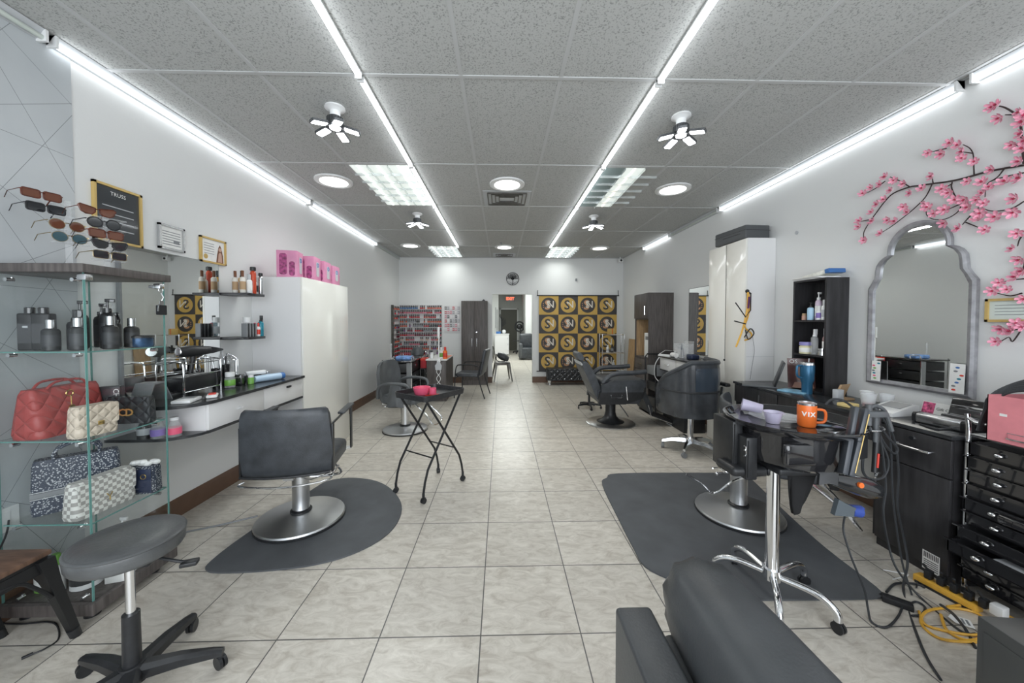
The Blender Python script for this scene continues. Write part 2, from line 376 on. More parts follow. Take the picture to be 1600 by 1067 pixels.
def disk(x, y, lab):
    t = T('disk_light', lab, 'ceiling light', (x, y, HC), 0, 'round ceiling lights')
    G().lathe([(.165, -.001), (.19, -.004), (.188, -.018), (.155, -.024), (.15, -.02)], n=32).obj('rim', white_plastic, t)
    G().lathe([(.152, -.018), (.12, -.023), (.001, -.026)], n=32).obj('diffuser', led_soft, t)
disk(-1.77, 3.86, 'round warm ceiling light near the left wall tube, front row')
disk(.065, 3.90, 'round ceiling light in the middle of the front row beside the square vent')
disk(1.93, 4.0, 'round ceiling light near the right wall tube, front row')
disk(-1.77, 7.05, 'small looking round ceiling light of the far row near the left wall')
disk(.065, 7.15, 'round ceiling light in the middle of the far row')
disk(1.99, 7.2, 'round ceiling light of the far row near the right wall')

def fan_lamp(x, y, rz, lab):
    t = T('fan_lamp', lab, 'ceiling lamp', (x, y, HC), rz, 'five wing ceiling lamps')
    G().lathe([(.065, -.001), (.068, -.012), (.05, -.018), (.034, -.03), (.034, -.065), (.03, -.07)], n=24).obj('socket', white_plastic, t)
    g = G().lathe([(.045, -.07), (.05, -.075), (.05, -.125), (.035, -.135), (.02, -.14)], n=20)
    for k in range(20): a = 2*PI*k/20; g.M = RZ(a); g.box(.048, .056, -.003, .003, -.122, -.078)
    g.M = None; g.obj('heat_sink', pm('heat_sink_grey', (.10, .105, .11), .4, .5) if 'heat_sink_grey' not in MATS else MATS['heat_sink_grey'], t)
    G().lathe([(.001, -.14), (.036, -.14), (.036, -.147), (.001, -.149)], n=20).obj('center_panel', led, t)
    for k in range(5):
        M = RZ(2*PI*k/5) @ TR(.05, 0, -.138) @ RY(.22)
        g = G(); g.M = M; g.prism(rrect(0, .115, -.032, .032, .012), -.004, .012).box(-.015, .01, -.012, .012, -.006, .006)
        w = g.obj('wing', MATS['heat_sink_grey'], t)
        g = G(); g.M = M; g.prism(rrect(.012, .106, -.026, .026, .008), -.006, -.0035); g.obj('wing_panel', led, w)
fan_lamp(-1.16, 2.56, .25, 'dark lamp with five lit wings, left row, nearest the camera')
fan_lamp(1.31, 2.6, .55, 'dark lamp with five lit wings, right row, nearest the camera')
fan_lamp(-1.16, 5.0, .1, 'dark lamp with five lit wings, left row, beyond the troffer')
fan_lamp(1.31, 5.05, .4, 'dark lamp with five lit wings, right row, beyond the troffer')

louver = pm('louver_metal', (.72, .75, .74), .25, .8)
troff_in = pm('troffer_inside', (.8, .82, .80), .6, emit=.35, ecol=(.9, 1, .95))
troff_off = pm('troffer_inside_dim', (.45, .46, .44), .5)
troff_blue = pm('troffer_inside_blue', (.28, .36, .36), .5)
warm_tube = pm('warm_tube', (1, .85, .7), .5, emit=1.1, ecol=(1, .88, .74))
cool_tube = pm('cool_tube', (.9, 1, .95), .5, emit=1.6, ecol=(.9, 1, .95))
def troffer(x0, y0, mode, lab, P):
    x1, y1 = x0+.61, y0+1.22
    t = T('troffer', lab, 'ceiling light', ((x0+x1)/2, (y0+y1)/2, HC), 0, 'louvered troffers')
    G().box(-.30, .30, -.605, -.585, -.006, .0).box(-.30, .30, .585, .605, -.006, .0).box(-.305, -.29, -.6, .6, -.006, .0).box(.29, .305, -.6, .6, -.006, 0).obj('frame', tbar_m, t, smooth=False)
    for k in range(3):
        m = {'on': troff_in, 'mix': (troff_blue, troff_in, troff_off)[k]}[mode]
        G().box(-.29+.193*k, -.29+.193*(k+1), -.585, .585, -.0035, -.001).obj('reflector', m, t, smooth=False)
        if mode == 'on' or k == 1:
            G().tube([(-.193+.193*k, -.57, -.0), (-.193+.193*k, .57, -.0)], .012, 8).obj('tube', cool_tube if mode == 'on' else warm_tube, t)
    g = G()
    for k in range(1, 3): x = -.29+.193*k; g.prism([(x-.004, -.002), (x+.004, -.002), (x+.001, -.028), (x-.001, -.028)], -.585, .585, 'y')
    for k in range(1, 6): y = -.585+.195*k; g.prism([(y-.004, -.002), (y+.004, -.002), (y+.001, -.028), (y-.001, -.028)], -.29, .29, 'x')
    g.obj('louver', louver, t, smooth=False)
    l = area('troffer_glow', (0, 0, -.035), (0, 0, 0), .5, 1.1, P, (.97, 1, .97) if mode == 'on' else (1, .95, .88), spread=2.5); l.parent = t
troffer(-1.487, 3.442, 'on', 'louvered troffer with cool light left of the left tube row, near one', 8)
troffer(1.001, 3.442, 'mix', 'louvered troffer with one warm lit tube, right of the right tube row', 7)
troffer(-1.487, 7.10, 'on', 'far louvered troffer in front of the nail polish wall', 4.5)
troffer(1.001, 7.10, 'on', 'far louvered troffer in front of the checkered banner', 4.5)

def vent(x, y, sx, sy, lab):
    t = T('ceiling_vent', lab, 'vent', (x, y, HC), 0, 'ceiling vents')
    G().box(-sx/2, sx/2, -sy/2, sy/2, -.008, -.001).obj('plate', lgrey_m, t, smooth=False)
    g = G()
    for k in range(4):
        a = .06+.05*k
        for s in (-1, 1):
            g.M = TR(0, 0, 0); q = min(sx, sy)/2-a*.8
            if q <= .02: continue
            g.box(-q*sx/sy, q*sx/sy, s*q-.006, s*q+.006, -.022, -.008); g.box(s*q*sx/sy-.006, s*q*sx/sy+.006, -q, q, -.022, -.008)
    g.obj('louver', gun_metal, t, smooth=False)
vent(.07, 4.36, .56, .50, 'square louvered ceiling vent beside the front middle round light')
vent(.07, 8.0, .5, .36, 'louvered ceiling vent close to the back wall above the doorway')
area('back_room_light', (.3, 12.5, 2.95), (0, 0, 0), 1.2, 4, 85, (.95, 1, .97))

# ================= LEFT SIDE =================
def bottle(loc, r, h, m, cm, label, kind='cap', group=None, band=None, name='bottle', cat='bottle', sq=False, rz=0., capr=.55, neck=.72):
    t = T(name, label, cat, loc, rz, group)
    if sq: neck = .86
    hb = h*neck if kind != 'can' else h*.86
    g = G()
    if sq: g.box(-r, r, -r*.8, r*.8, 0, hb, r*.25).cyl((0, 0, hb), (0, 0, hb+h*.03), r*.5, r*.45)
    else: g.lathe([(.001, 0), (r*.9, 0), (r, h*.02), (r, hb*.86), (r*.85, hb*.95), (r*capr*.8, hb), (.001, hb)], n=18)
    g.obj('body', m, t)
    if band:
        g = G()
        if sq: g.box(-r*.85, r*.85, -r*.83, r*.83, hb*.2, hb*.72)
        else: g.lathe([(r*1.001, hb*.2), (r*1.012, hb*.21), (r*1.012, hb*.7), (r*1.001, hb*.71)], n=18)
        g.obj('label_band', band, t, smooth=not sq)
    g = G(); c = r*capr
    if kind in ('cap', 'can'):
        cc = r*.97 if kind == 'can' else c
        g.lathe([(cc, hb), (cc, h*.985), (cc*.85, h), (.001, h)], n=18).obj('cap', cm, t)
    elif kind == 'pump':
        g.cyl((0, 0, hb), (0, 0, hb+h*.09), c, c*.95).cyl((0, 0, hb+h*.09), (0, 0, h*.94), c*.3).box(-c*.5, c*1.7, -c*.42, c*.42, h*.93, h, c*.12).obj('pump', cm, t)
    else:
        g.cyl((0, 0, hb), (0, 0, hb+h*.07), c, c*.9).box(-c*.6, c*1.5, -c*.5, c*.5, hb+h*.07, h, c*.2).tube([(c*1.1, 0, hb+h*.16), (c*1.5, 0, hb+h*.08), (c*1.3, 0, hb-h*.02)], c*.18, 6).obj('spray_head', cm, t)
    return t

# ---- glass display case ----
cx0, cx1, cy0, cy1 = -2.36, -1.94, 1.71, 2.11
t = T('display_case', 'glass display case with dark top board holding handbags', 'display case', ((cx0+cx1)/2, (cy0+cy1)/2, 0))
hw, hd = (cx1-cx0)/2, (cy1-cy0)/2
G().box(-hw-.015, hw+.02, -hd-.02, hd+.02, 1.66, 1.70, .003).obj('top_board', dark_wood, t)
G().box(-hw-.01, hw+.02, -hd-.02, hd+.02, .045, .10, .003).obj('base_board', dark_wood, t)
for x in (-hw+.06, hw-.06):
    for y in (-hd+.05, hd-.05): G().cyl((x, y, 0), (x, y, .045), .03, .026).obj('foot', black_plastic, t)
def pane(x0, x1, y0, y1, z0, z1, nm):
    g = G().mat(glass_m); g.box(x0, x1, y0, y1, z0, z1)
    g.mat(glass_edge)
    e = .003
    if nm == 'glass_shelf':
        g.box(x0, x1, y0-e, y0, z0, z1).box(x1, x1+e, y0, y1, z0, z1).box(x0, x1, y1, y1+e, z0, z1)
    elif x1-x0 > y1-y0:
        g.box(x0-e, x0, y0, y1, z0, z1).box(x1, x1+e, y0, y1, z0, z1)
    else:
        g.box(x0, x1, y0-e, y0, z0, z1).box(x0, x1, y1, y1+e, z0, z1)
    return g.obj(nm, None, t, smooth=False)
pane(-hw+.004, hw-.004, -hd, -hd+.005, .10, 1.66, 'glass_panel'); pane(-hw+.004, hw-.004, hd-.005, hd, .10, 1.66, 'glass_panel')
pane(hw-.005, hw, -hd+.008, hd-.008, .10, 1.655, 'glass_door'); pane(-hw, -hw+.005, -hd+.008, hd-.008, .10, 1.66, 'glass_panel')
SZ = (.465, .862, 1.285)
for z in SZ:
    pane(-hw+.01, hw-.01, -hd+.01, hd-.01, z, z+.006, 'glass_shelf')
for z in SZ+(1.64, .12):
    for x in (-hw+.06, hw-.06):
        G().cyl((x, -hd+.006, z-.012), (x, -hd+.035, z-.012), .009).cyl((x, -hd+.03, z-.02), (x, -hd+.03, z), .006).obj('clamp', chrome, t)
    G().cyl((hw-.006, hd-.05, z-.012), (hw-.035, hd-.05, z-.012), .009).obj('clamp', chrome, t)
G().box(hw-.03, hw+.012, -hd-.002, -hd+.03, 1.625, 1.655, .004).obj('hinge', steel, t)
G().cyl((hw, hd-.045, 1.63), (hw+.025, hd-.045, 1.63), .013).box(hw-.01, hw+.03, hd-.06, hd-.03, 1.615, 1.645, .005).obj('lock', chrome, t)
S1, S2, S3, S0 = SZ[2]+.0065, SZ[1]+.0065, SZ[0]+.0065, .1005

# keys on the lock
t = T('key_ring', 'bunch of small keys with a dark fob hanging from the display case lock', 'keys', (cx1+.02, cy1-.045, 1.47))
G().tube([(0, .013*math.cos(a), .14+.016*math.sin(a)) for a in [k*PI/6 for k in range(12)]], .0015, 6, close=True).tube([(0, 0, .125), (.004, .01, .10), (0, .004, .08)], .003, 6).obj('ring', chrome, t)
G().prism(rrect(-.025, .028, .0, .055, .006), -.006, .006, 'x').obj('fob', black_plastic, t)
G().prism(rrect(-.012, .012, .055, .08, .004), .002, .005, 'x').prism([(-.03, .02), (-.024, .02), (-.02, .06), (-.026, .06)], .007, .01, 'x').obj('key', steel, t)

# ---- sunglasses on clear stands ----
lens_brown = pm('brown_lens', (.13, .05, .03), .06, coat=.6); lens_black = pm('black_lens', (.015, .017, .02), .05, coat=.6)
lens_blue = pm('grey_blue_lens', (.06, .11, .13), .05, coat=.6); tortoise = pm('tortoise_frame', (.09, .025, .015), .2, noise=(40, .6))
rimg = pm('thin_dull_gold', (.42, .34, .20), .3, .9)
def sunglasses(loc, rz, fm, lm, shape, label):
    t = T('sunglasses', label, 'sunglasses', loc, rz, 'sunglasses on the clear stands')
    def outline(s, k=1.):
        if shape == 'round': return [(s*.034+.027*k*math.cos(a), .024*k*math.sin(a)) for a in [2*PI*i/16 for i in range(16)]]
        if shape == 'cat': return [(s*(.034+u*k), w*k) for u, w in ((-.026, .014), (0, .019), (.028, .023), (.034, .018), (.024, -.010), (.008, -.019), (-.014, -.017), (-.025, -.004))]
        return [(s*.034+u, w) for u, w in rrect(-.029*k, .029*k, -.019*k, .019*k, .009*k, 3)]
    g = G()
    for s in (-1, 1):
        g.tube([(x, 0, z) for x, z in outline(s)], .0016 if fm is rimg else .0034, 6, close=True)
    g.tube([(-.009, -.002, .008), (0, -.004, .011), (.009, -.002, .008)], .0025, 6)
    g.obj('frame', fm, t)
    for s in (-1, 1):
        G().prism(outline(s, .95), -.0012, .0012, 'y').obj('lens', lm, t)
        G().tube([(s*.064, 0, .012), (s*.068, .004, .012), (s*.068, .10, .010), (s*.066, .135, -.018)], (.0048, .0022), 6, flat=.5).obj('temple', fm, t)
    return t
RZG = math.radians(72)
sA = [(-2.225, 1.80, 2.045, tortoise, lens_brown, 'rect', 'brown tortoise rectangular sunglasses, topmost on the left stand'),
      (-2.225, 1.815, 1.985, black_plastic, lens_black, 'rect', 'black rectangular sunglasses, second on the left stand'),
      (-2.18, 1.86, 1.915, rimg, lens_brown, 'round', 'gold rimmed sunglasses with brown gradient lenses on the left stand'),
      (-2.18, 1.87, 1.855, rimg, lens_blue, 'round', 'gold rimmed sunglasses with blue grey lenses on the left stand')]
sB = [(-2.03, 1.86, 1.985, tortoise, lens_brown, 'cat', 'brown cat-eye sunglasses, topmost on the right stand'),
      (-2.02, 1.88, 1.93, black_plastic, lens_black, 'round', 'black round sunglasses, second on the right stand'),
      (-2.0, 1.87, 1.873, tortoise, lens_brown, 'rect', 'brown square sunglasses in the middle of the right stand'),
      (-2.0, 1.885, 1.82, black_plastic, lens_black, 'cat', 'black cat-eye sunglasses, fourth on the right stand'),
      (-2.0, 1.885, 1.77, rimg, lens_black, 'rect', 'thin gold framed grey sunglasses, lowest on the right stand')]
for lst, nm in ((sA, 'left'), (sB, 'right')):
    for x, y, z, fm, lm, sh, lab in lst: sunglasses((x, y, z), RZG, fm, lm, sh, lab)
    x, y = lst[2][0]-.06, lst[2][1]+.055
    x = max(x, -2.27)
    t = T('sunglasses_stand', 'clear acrylic tiered stand for sunglasses, %s one on the display case' % nm, 'display stand', (x, y, 1.70), RZG, 'clear sunglasses stands')
    G().box(-.06, .06, -.05, .05, 0, .006).obj('foot_plate', acrylic, t)
    G().box(-.012, .012, -.003, .003, .006, lst[0][2]-1.70+.01).obj('post', acrylic, t)
    for q in lst:
        G().box(-.06, .06, -.045, .0, q[2]-1.70-.024, q[2]-1.70-.020).obj('arm', acrylic, t)

# ---- bottles on the top glass shelf ----
BK = 'black hair product containers on the top glass shelf'
labw = pm('grey_label', (.045, .048, .052), .4); band_s = steel
for x, y, sq, h, k, lab in ((-2.30, 1.80, 1, .21, 'cap', 'leftmost black square bottle on the top glass shelf'), (-2.235, 1.80, 1, .21, 'cap', 'black square bottle with a red dot, second from the left'),
                       (-2.20, 1.92, 0, .25, 'pump', 'black pump bottle standing behind the square bottles'), (-2.13, 1.84, 0, .20, 'spray', 'black bottle with silver collar left of the case corner'),
                       (-2.155, 1.76, 0, .15, 'cap', 'short black bottle with silver lid by the front glass'), (-2.075, 1.80, 0, .16, 'cap', 'black bottle with silver band right behind the case corner'),
                       (-2.07, 1.93, 0, .26, 'pump', 'tall black pump bottle in the middle of the top glass shelf'), (-2.005, 1.88, 0, .17, 'cap', 'black bottle right of the tall pump bottle'),
                       (-2.20, 2.02, 0, .24, 'pump', 'tall black pump bottle at the back left of the top glass shelf'), (-2.115, 2.0, 0, .19, 'spray', 'black spray bottle behind the silver collared one'),
                       (-2.02, 2.0, 0, .16, 'cap', 'black bottle at the back right of the pump bottle')):
    b_ = bottle((x, y, S1), .033 if sq else .031, h, black_plastic, gloss_black if k != 'cap' or sq else band_s, lab, k, BK, labw, sq=bool(sq), rz=.4)
    if sq: G().cyl((-.01 if 'left' in lab[:5] else .008, -.0245, .115), (.008, -.0262, .115), .006).obj('dot', red_m if 'red' in lab else lgrey_m, b_)
t = T('round_tin', 'round dark blue patterned tin on the top glass shelf', 'tin', (-2.012, 2.035, S1)); 
G().lathe([(.001, 0), (.055, 0), (.058, .01), (.058, .05), (.001, .05)], n=28).obj('body', pm('tin_blue', (.03, .07, .14), .25, .4, noise=(30, .8)), t)
G().lathe([(.06, .05), (.06, .062), (.055, .066), (.001, .066)], n=28).obj('lid', black_plastic, t)

# ---- quilted / patterned leather ----
def quilt(name, col, k=38., st=.6, rough=.4):
    m = pm(name, col, rough); nt = m.node_tree; b = nt.nodes['Principled BSDF']
    tc = nt.nodes.new('ShaderNodeTexCoord'); sp = nt.nodes.new('ShaderNodeSeparateXYZ'); nt.links.new(tc.outputs['Object'], sp.inputs[0])
    h = math_node(nt, 'ADD', sp.outputs[0], sp.outputs[1])
    a = math_node(nt, 'ABSOLUTE', math_node(nt, 'SINE', math_node(nt, 'MULTIPLY', math_node(nt, 'ADD', h, sp.outputs[2]), k)))
    c = math_node(nt, 'ABSOLUTE', math_node(nt, 'SINE', math_node(nt, 'MULTIPLY', math_node(nt, 'SUBTRACT', h, sp.outputs[2]), k)))
    q = math_node(nt, 'POWER', math_node(nt, 'MINIMUM', a, c), .5)
    bp = nt.nodes.new('ShaderNodeBump'); bp.inputs['Strength'].default_value = st; bp.inputs['Distance'].default_value = .012
    nt.links.new(q, bp.inputs['Height']); nt.links.new(bp.outputs[0], b.inputs['Normal'])
    return m
q_red = quilt('red_quilted_leather', (.36, .060, .055)); q_cream = quilt('cream_quilted_leather', (.68, .58, .47), 60); q_black = quilt('black_quilted_leather', (.03, .033, .037), 50)
def pattern_mat(name, c1, c2, kind):
    m = pm(name, c1, .55); nt = m.node_tree; b = nt.nodes['Principled BSDF']
    tc = nt.nodes.new('ShaderNodeTexCoord')
    if kind == 'check':
        sp = nt.nodes.new('ShaderNodeSeparateXYZ'); nt.links.new(tc.outputs['Object'], sp.inputs[0])
        h = math_node(nt, 'FLOOR', math_node(nt, 'MULTIPLY', math_node(nt, 'ADD', sp.outputs[0], sp.outputs[1]), 55.)); z = math_node(nt, 'FLOOR', math_node(nt, 'MULTIPLY', sp.outputs[2], 55.))
        f = math_node(nt, 'ABSOLUTE', math_node(nt, 'MODULO', math_node(nt, 'ADD', h, z), 2.))
    else:
        vo = nt.nodes.new('ShaderNodeTexVoronoi'); vo.inputs['Scale'].default_value = 120; nt.links.new(tc.outputs['Object'], vo.inputs['Vector'])
        n2 = nt.nodes.new('ShaderNodeTexNoise'); n2.inputs['Scale'].default_value = 160; nt.links.new(tc.outputs['Object'], n2.inputs['Vector'])
        f = math_node(nt, 'LESS_THAN', math_node(nt, 'ADD', vo.outputs['Distance'], math_node(nt, 'MULTIPLY', n2.outputs['Fac'], .5)), .62)
    mx = nt.nodes.new('ShaderNodeMix'); mx.data_type = 'RGBA'; nt.links.new(f, mx.inputs['Factor']); mx.inputs[6].default_value = tuple(c1)+(1,); mx.inputs[7].default_value = tuple(c2)+(1,)
    nt.links.new(mx.outputs[2], b.inputs['Base Color']); return m
check_m = pattern_mat('white_grey_check', (.72, .72, .68), (.36, .35, .33), 'check')
mono_m = pattern_mat('navy_monogram_canvas', (.035, .045, .07), (.42, .44, .46), 'mono')
stripe_m = pm('grey_stripe', (.55, .56, .57), .7); navy_m = pm('navy_leather', (.02, .03, .07), .35, bump=(60, .2))

def bag_body(g, L, D, H, top=.5, r=.012, n=10):
    """soft bag body: local x = length, y = depth, tapering to the top"""
    rs = []
    for k in range(n+1):
        u = k/n; w = 1-(1-top)*u**1.3
        if k == 0: e = .93
        elif k == n: e = .86
        else: e = 1.
        d = D/2*w*e; l = L/2*(1-.06*u)*(1. if 0 < k < n else .96)
        rs.append([V((x, y, H*u)) for x, y in rrect(-l, l, -d, d, min(d, l)*.55, 4)])
    return g.ring(rs)
t = T('handbag', 'large red quilted leather handbag with gold charm', 'handbag', (-2.265, 1.885, S2), math.radians(92), 'handbags in the display case')
bag_body(G(), .32, .16, .235, .42).obj('body', q_red, t)
for s in (-1, 1): G().tube([(-.09, s*.03, .23), (-.05, s*.035, .262), (.05, s*.035, .262), (.09, s*.03, .23)], .006, 8, smooth=5).obj('handle', q_red, t)
G().tube([(.015*math.cos(a)-.02, -.062, .20+.015*math.sin(a)) for a in [k*PI/6 for k in range(12)]], .003, 6, close=True).tube([(-.02, -.068, .185), (-.025, -.075, .13)], .0022, 6).prism(rrect(-.038, -.012, .115, .14, .008), -.078, -.073, 'y').obj('charm', gold, t)
t = T('handbag', 'small cream quilted flap handbag in front of the red bag', 'handbag', (-2.045, 1.825, S2), math.radians(82), 'handbags in the display case')
bag_body(G(), .17, .085, .15, .7).obj('body', q_cream, t)
G().prism(rrect(-.078, .078, .05, .152, .01), -.044, -.038, 'y').obj('flap', q_cream, t)
G().box(-.01, .014, -.05, -.044, .05, .07, .002).obj('clasp', gold, t)
t = T('handbag', 'black quilted handbag with gold letter clasp in the display case', 'handbag', (-2.075, 2.035, S2), math.radians(6), 'handbags in the display case')
bag_body(G(), .235, .06, .145, .8).obj('body', q_black, t)
G().text('C', .055, TR(-.012, -.034, .062) @ RX(PI/2), .0015, .0015).text('D', .055, TR(.024, -.034, .062) @ RX(PI/2), .0015, .0015).obj('clasp', gold, t)
t = T('gift_box', 'upright black box with white lettering behind the red handbag', 'box', (-2.20, 2.06, S2), math.radians(20))
G().box(-.045, .045, -.02, .02, 0, .20, .002).obj('carton', black_plastic, t)
G().text('CHA', .035, TR(.028, -.021, .15) @ RX(PI/2) @ RZ(-PI/2), .0005).obj('lettering', paper, t)
t = T('tote_bag', 'large navy monogram canvas tote bag with grey stripe', 'tote bag', (-2.215, 1.905, S3), math.radians(44), 'handbags in the display case')
g = G(); g.mat(mono_m); bag_body(g, .31, .085, .27, .9); g.obj('body', None, t)
G().box(-.150, .150, -.0475, -.044, .085, .088).box(-.150, .150, -.0475, -.044, .118, .121).obj('piping', stripe_m, t)
G().box(-.150, .150, -.0478, -.044, .091, .115).obj('stripe', grey_m, t)
for s in (-1, 1): G().tube([(-.07, s*.03, .25), (-.075, s*.035, .30), (-.03, s*.035, .335), (.03, s*.035, .335), (.075, s*.035, .30), (.07, s*.03, .25)], .007, 8, smooth=4).obj('handle', mono_m, t)
t = T('handbag', 'white and grey checkered flap handbag in front of the tote', 'handbag', (-2.06, 1.865, S3), math.radians(83), 'handbags in the display case')
g = G(); g.mat(check_m); bag_body(g, .265, .10, .175, .55); g.obj('body', None, t)
G().prism(rrect(-.12, .12, .06, .172, .02), -.05, -.043, 'y').obj('flap', check_m, t)
G().tube([(-.012, -.052, .085), (0, -.054, .065), (.012, -.052, .085)], .0025, 6).tube([(0, -.054, .065), (0, -.054, .048)], .0025, 6).obj('clasp', gold, t)
t = T('handbag', 'small navy monogram bag with gold ring and white tissue', 'handbag', (-2.01, 2.045, S3), math.radians(8), 'handbags in the display case')
g = G(); g.mat(mono_m); bag_body(g, .13, .075, .15, .85); g.obj('body', None, t)
G().box(-.02, .055, -.041, -.036, .01, .14, .002).obj('front_panel', navy_m, t)
G().tube([(.02+.013*math.cos(a), -.044, .10+.013*math.sin(a)) for a in [k*PI/6 for k in range(12)]], .002, 6, close=True).obj('ring', gold, t)
g = G(); random.seed(3)
for k in range(7): g.ball((-.05+.016*k, random.uniform(-.01, .015), .155+random.uniform(0, .02)), .022, (1, .8, .7), 8)
g.obj('tissue', paper, t, ang=20)
# base level
bottle((-2.27, 1.80, S0), .035, .17, green_m, white_plastic, 'green bottle on the display case floor at the left', 'cap', 'bottles on the display case floor', paper)
bottle((-2.19, 1.78, S0), .03, .19, white_plastic, green_m, 'white bottle with green print on the display case floor', 'cap', 'bottles on the display case floor', paper)
bottle((-2.10, 1.83, S0), .06, .19, white_plastic, white_plastic, 'wide white jug on the display case floor', 'cap', 'bottles on the display case floor', labw, capr=.35)
t = T('carton', 'white flat carton on the display case floor', 'box', (-2.0, 1.93, S0), .3)
G().box(-.04, .04, -.1, .1, 0, .08, .002).obj('box', paper, t); G().box(-.041, .041, -.05, .04, .02, .06).obj('print', lgrey_m, t, smooth=False)
bottle((-2.12, 2.02, S0), .03, .24, white_plastic, white_plastic, 'white pump bottle at the back of the display case floor', 'pump', 'bottles on the display case floor', paper)

# outlet
t = T('wall_outlet', 'white wall outlet plate low on the wallpaper', 'outlet', (XL+.0045, 1.735, .425))
G().prism(rrect(-.055, .055, 0, .115, .005), 0, .006, 'x').obj('plate', white_plastic, t)
G().prism(rrect(-.02, .02, .02, .095, .004), .006, .009, 'x').obj('socket', white_plastic, t)
pts = [V((XL+.02, 1.745, .48)), V((XL+.06, 1.70, .42)), V((XL+.02, 1.66, .25)), V((XL+.04, 1.62, .06)), V((XL+.07, 1.60, .006)), V((XL+.08, 1.55, .006))]
G().tube(pts, .004, 6, smooth=6).obj('wall_cable', black_plastic, **tg('black cord running down from the wall outlet', 'cord'))
# charging cable and booklet on the floor
pts = [ZP(0, 975), ZP(35, 976), ZP(75, 973), ZP(90, 980), ZP(91, 1000), ZP(70, 1015), ZP(52, 1023)]
for p in pts: p.z = .004
t = T('charging_cable', 'thin black charging cable lying on the floor by the wooden stool', 'cable', (pts[-1].x, pts[-1].y, 0))
G().tube(pts, .0035, 6, smooth=6).obj('cord', black_plastic, t, world=True)
d = (pts[-1]-pts[-2]).normalized()
G().cyl(pts[-1]+V((0, 0, .003)), pts[-1]+d*.03+V((0, 0, .003)), .006, n=8).obj('plug', black_plastic, t, world=True)
p = ZP(8, 950); t = T('booklet', 'white printed booklet leaning on the floor under the wooden stool', 'booklet', (p.x, p.y, 0), .5)
G().box(-.06, .06, -.01, -.006, 0, .11).obj('page', paper, t, smooth=False)
g = G()
for k in range(8): g.box(-.05, .05, -.0112, -.0103, .012+.012*k, .016+.012*k)
g.obj('print', grey_m, t, smooth=False)

# ---- wood topped metal stool ----
t = T('metal_stool', 'dark metal stool with walnut wood top at the lower left', 'stool', (-2.105, 1.365, 0))
G().box(-.185, .185, -.18, .185, .44, .462, .006).obj('seat', wood_m, t)
G().box(-.175, .175, -.172, .175, .425, .44).box(-.178, -.17, -.17, .17, .375, .425).box(.17, .178, -.17, .17, .375, .425).box(-.17, .17, .168, .176, .375, .425).box(-.17, .17, -.176, -.168, .375, .425).obj('seat_frame', dark_metal, t, smooth=False)
for sx in (-1, 1):
    for sy in (-1, 1):
        g = G()
        def sec(u, w): cx_, cy_ = sx*(.165-.0+.0*u), sy*(.16+.115*u); z = .43*(1-u); return [V((cx_+a, cy_+b_, z)) for a, b_ in ((-w, -w), (w, -w), (w, w), (-w, w))]
        g.ring([sec(0, .028), sec(.3, .02), sec(1, .014)])
        l = g.obj('leg', dark_metal, t)
        q = sec(1, .0)[0]; G().cyl((q.x, q.y-sy*.012, .045), (q.x, q.y, 0), .021, .019, 12).obj('rubber_foot', black_plastic, l)
for s in (-1, 1):
    G().tube([(s*.175, -.16, .17), (s*.175, -.13, .33), (s*.175, -.07, .385), (s*.175, .07, .385), (s*.175, .13, .33), (s*.175, .185, .25)], .008, 8, smooth=4).obj('brace', dark_metal, t)
    G().tube([(-.15, s*.185, .3), (-.11, s*.17, .365), (-.05, s*.17, .39), (.05, s*.17, .39), (.11, s*.17, .365), (.15, s*.185, .3)], .008, 8, smooth=4).obj('brace', dark_metal, t)

# ---- casters helper ----
def caster(g, x, y, r=.025, ang=0., z=0.):
    g2 = g.M; M = TR(x, y, z) @ RZ(ang); g.M = M if g2 is None else g2 @ M
    g.cyl((-.014, 0, r), (-.003, 0, r), r, n=16).cyl((.003, 0, r), (.014, 0, r), r, n=16).box(-.012, .012, -.012, .016, r*1.3, r*2.1, .004).cyl((0, .005, r*2), (0, .005, r*2.8), .006)
    g.M = g2
# ---- round stool ----
seatm = pm('stool_vinyl', (.078, .082, .084), .32, noise=(6, .3), bump=(90, .1))
t = T('round_stool', 'round black vinyl stool on a five star caster base beside the display case', 'stool', (-1.42, 1.375, 0), .35)
G().lathe([(.001, .545), (.14, .545), (.155, .552), (.162, .565), (.164, .598), (.158, .612), (.144, .618), (.08, .621), (.001, .618)], n=48).obj('seat', seatm, t)
G().lathe([(.1635, .603), (.166, .607), (.1630, .611), (.158, .613)], n=48).obj('piping', seatm, t)
G().box(-.09, .09, -.07, .07, .515, .546, .01).tube([(.05, 0, .525), (.15, -.03, .50), (.19, -.04, .49)], .006).box(.17, .225, -.06, -.025, .480, .496, .004).obj('seat_plate', black_plastic, t)
G().cyl((0, 0, .30), (0, 0, .52), .0145, n=20).obj('gas_lift', chrome, t)
G().cyl((0, 0, .07), (0, 0, .315), .028, .026, n=24).obj('sleeve', black_plastic, t)
g = G().cyl((0, 0, .055), (0, 0, .12), .05, .038, n=20)
for k in range(5):
    a = 2*PI*k/5; g.M = RZ(a)
    g.ring([[V((x, s*w, z+h)) for s, h in ((-1, -e), (-1, e*.4), (-.5, e), (.5, e), (1, e*.4), (1, -e))] for x, w, z, e in ((.03, .03, .09, .025), (.15, .024, .088, .02), (.25, .019, .075, .014), (.285, .016, .068, .011))])
g.M = None; g.obj('star_base', black_plastic, t)
for k in range(5):
    a = 2*PI*k/5; g = G(); caster(g, .275*math.cos(a), .275*math.sin(a), .026, a+.8+k); g.obj('caster', black_plastic, t)

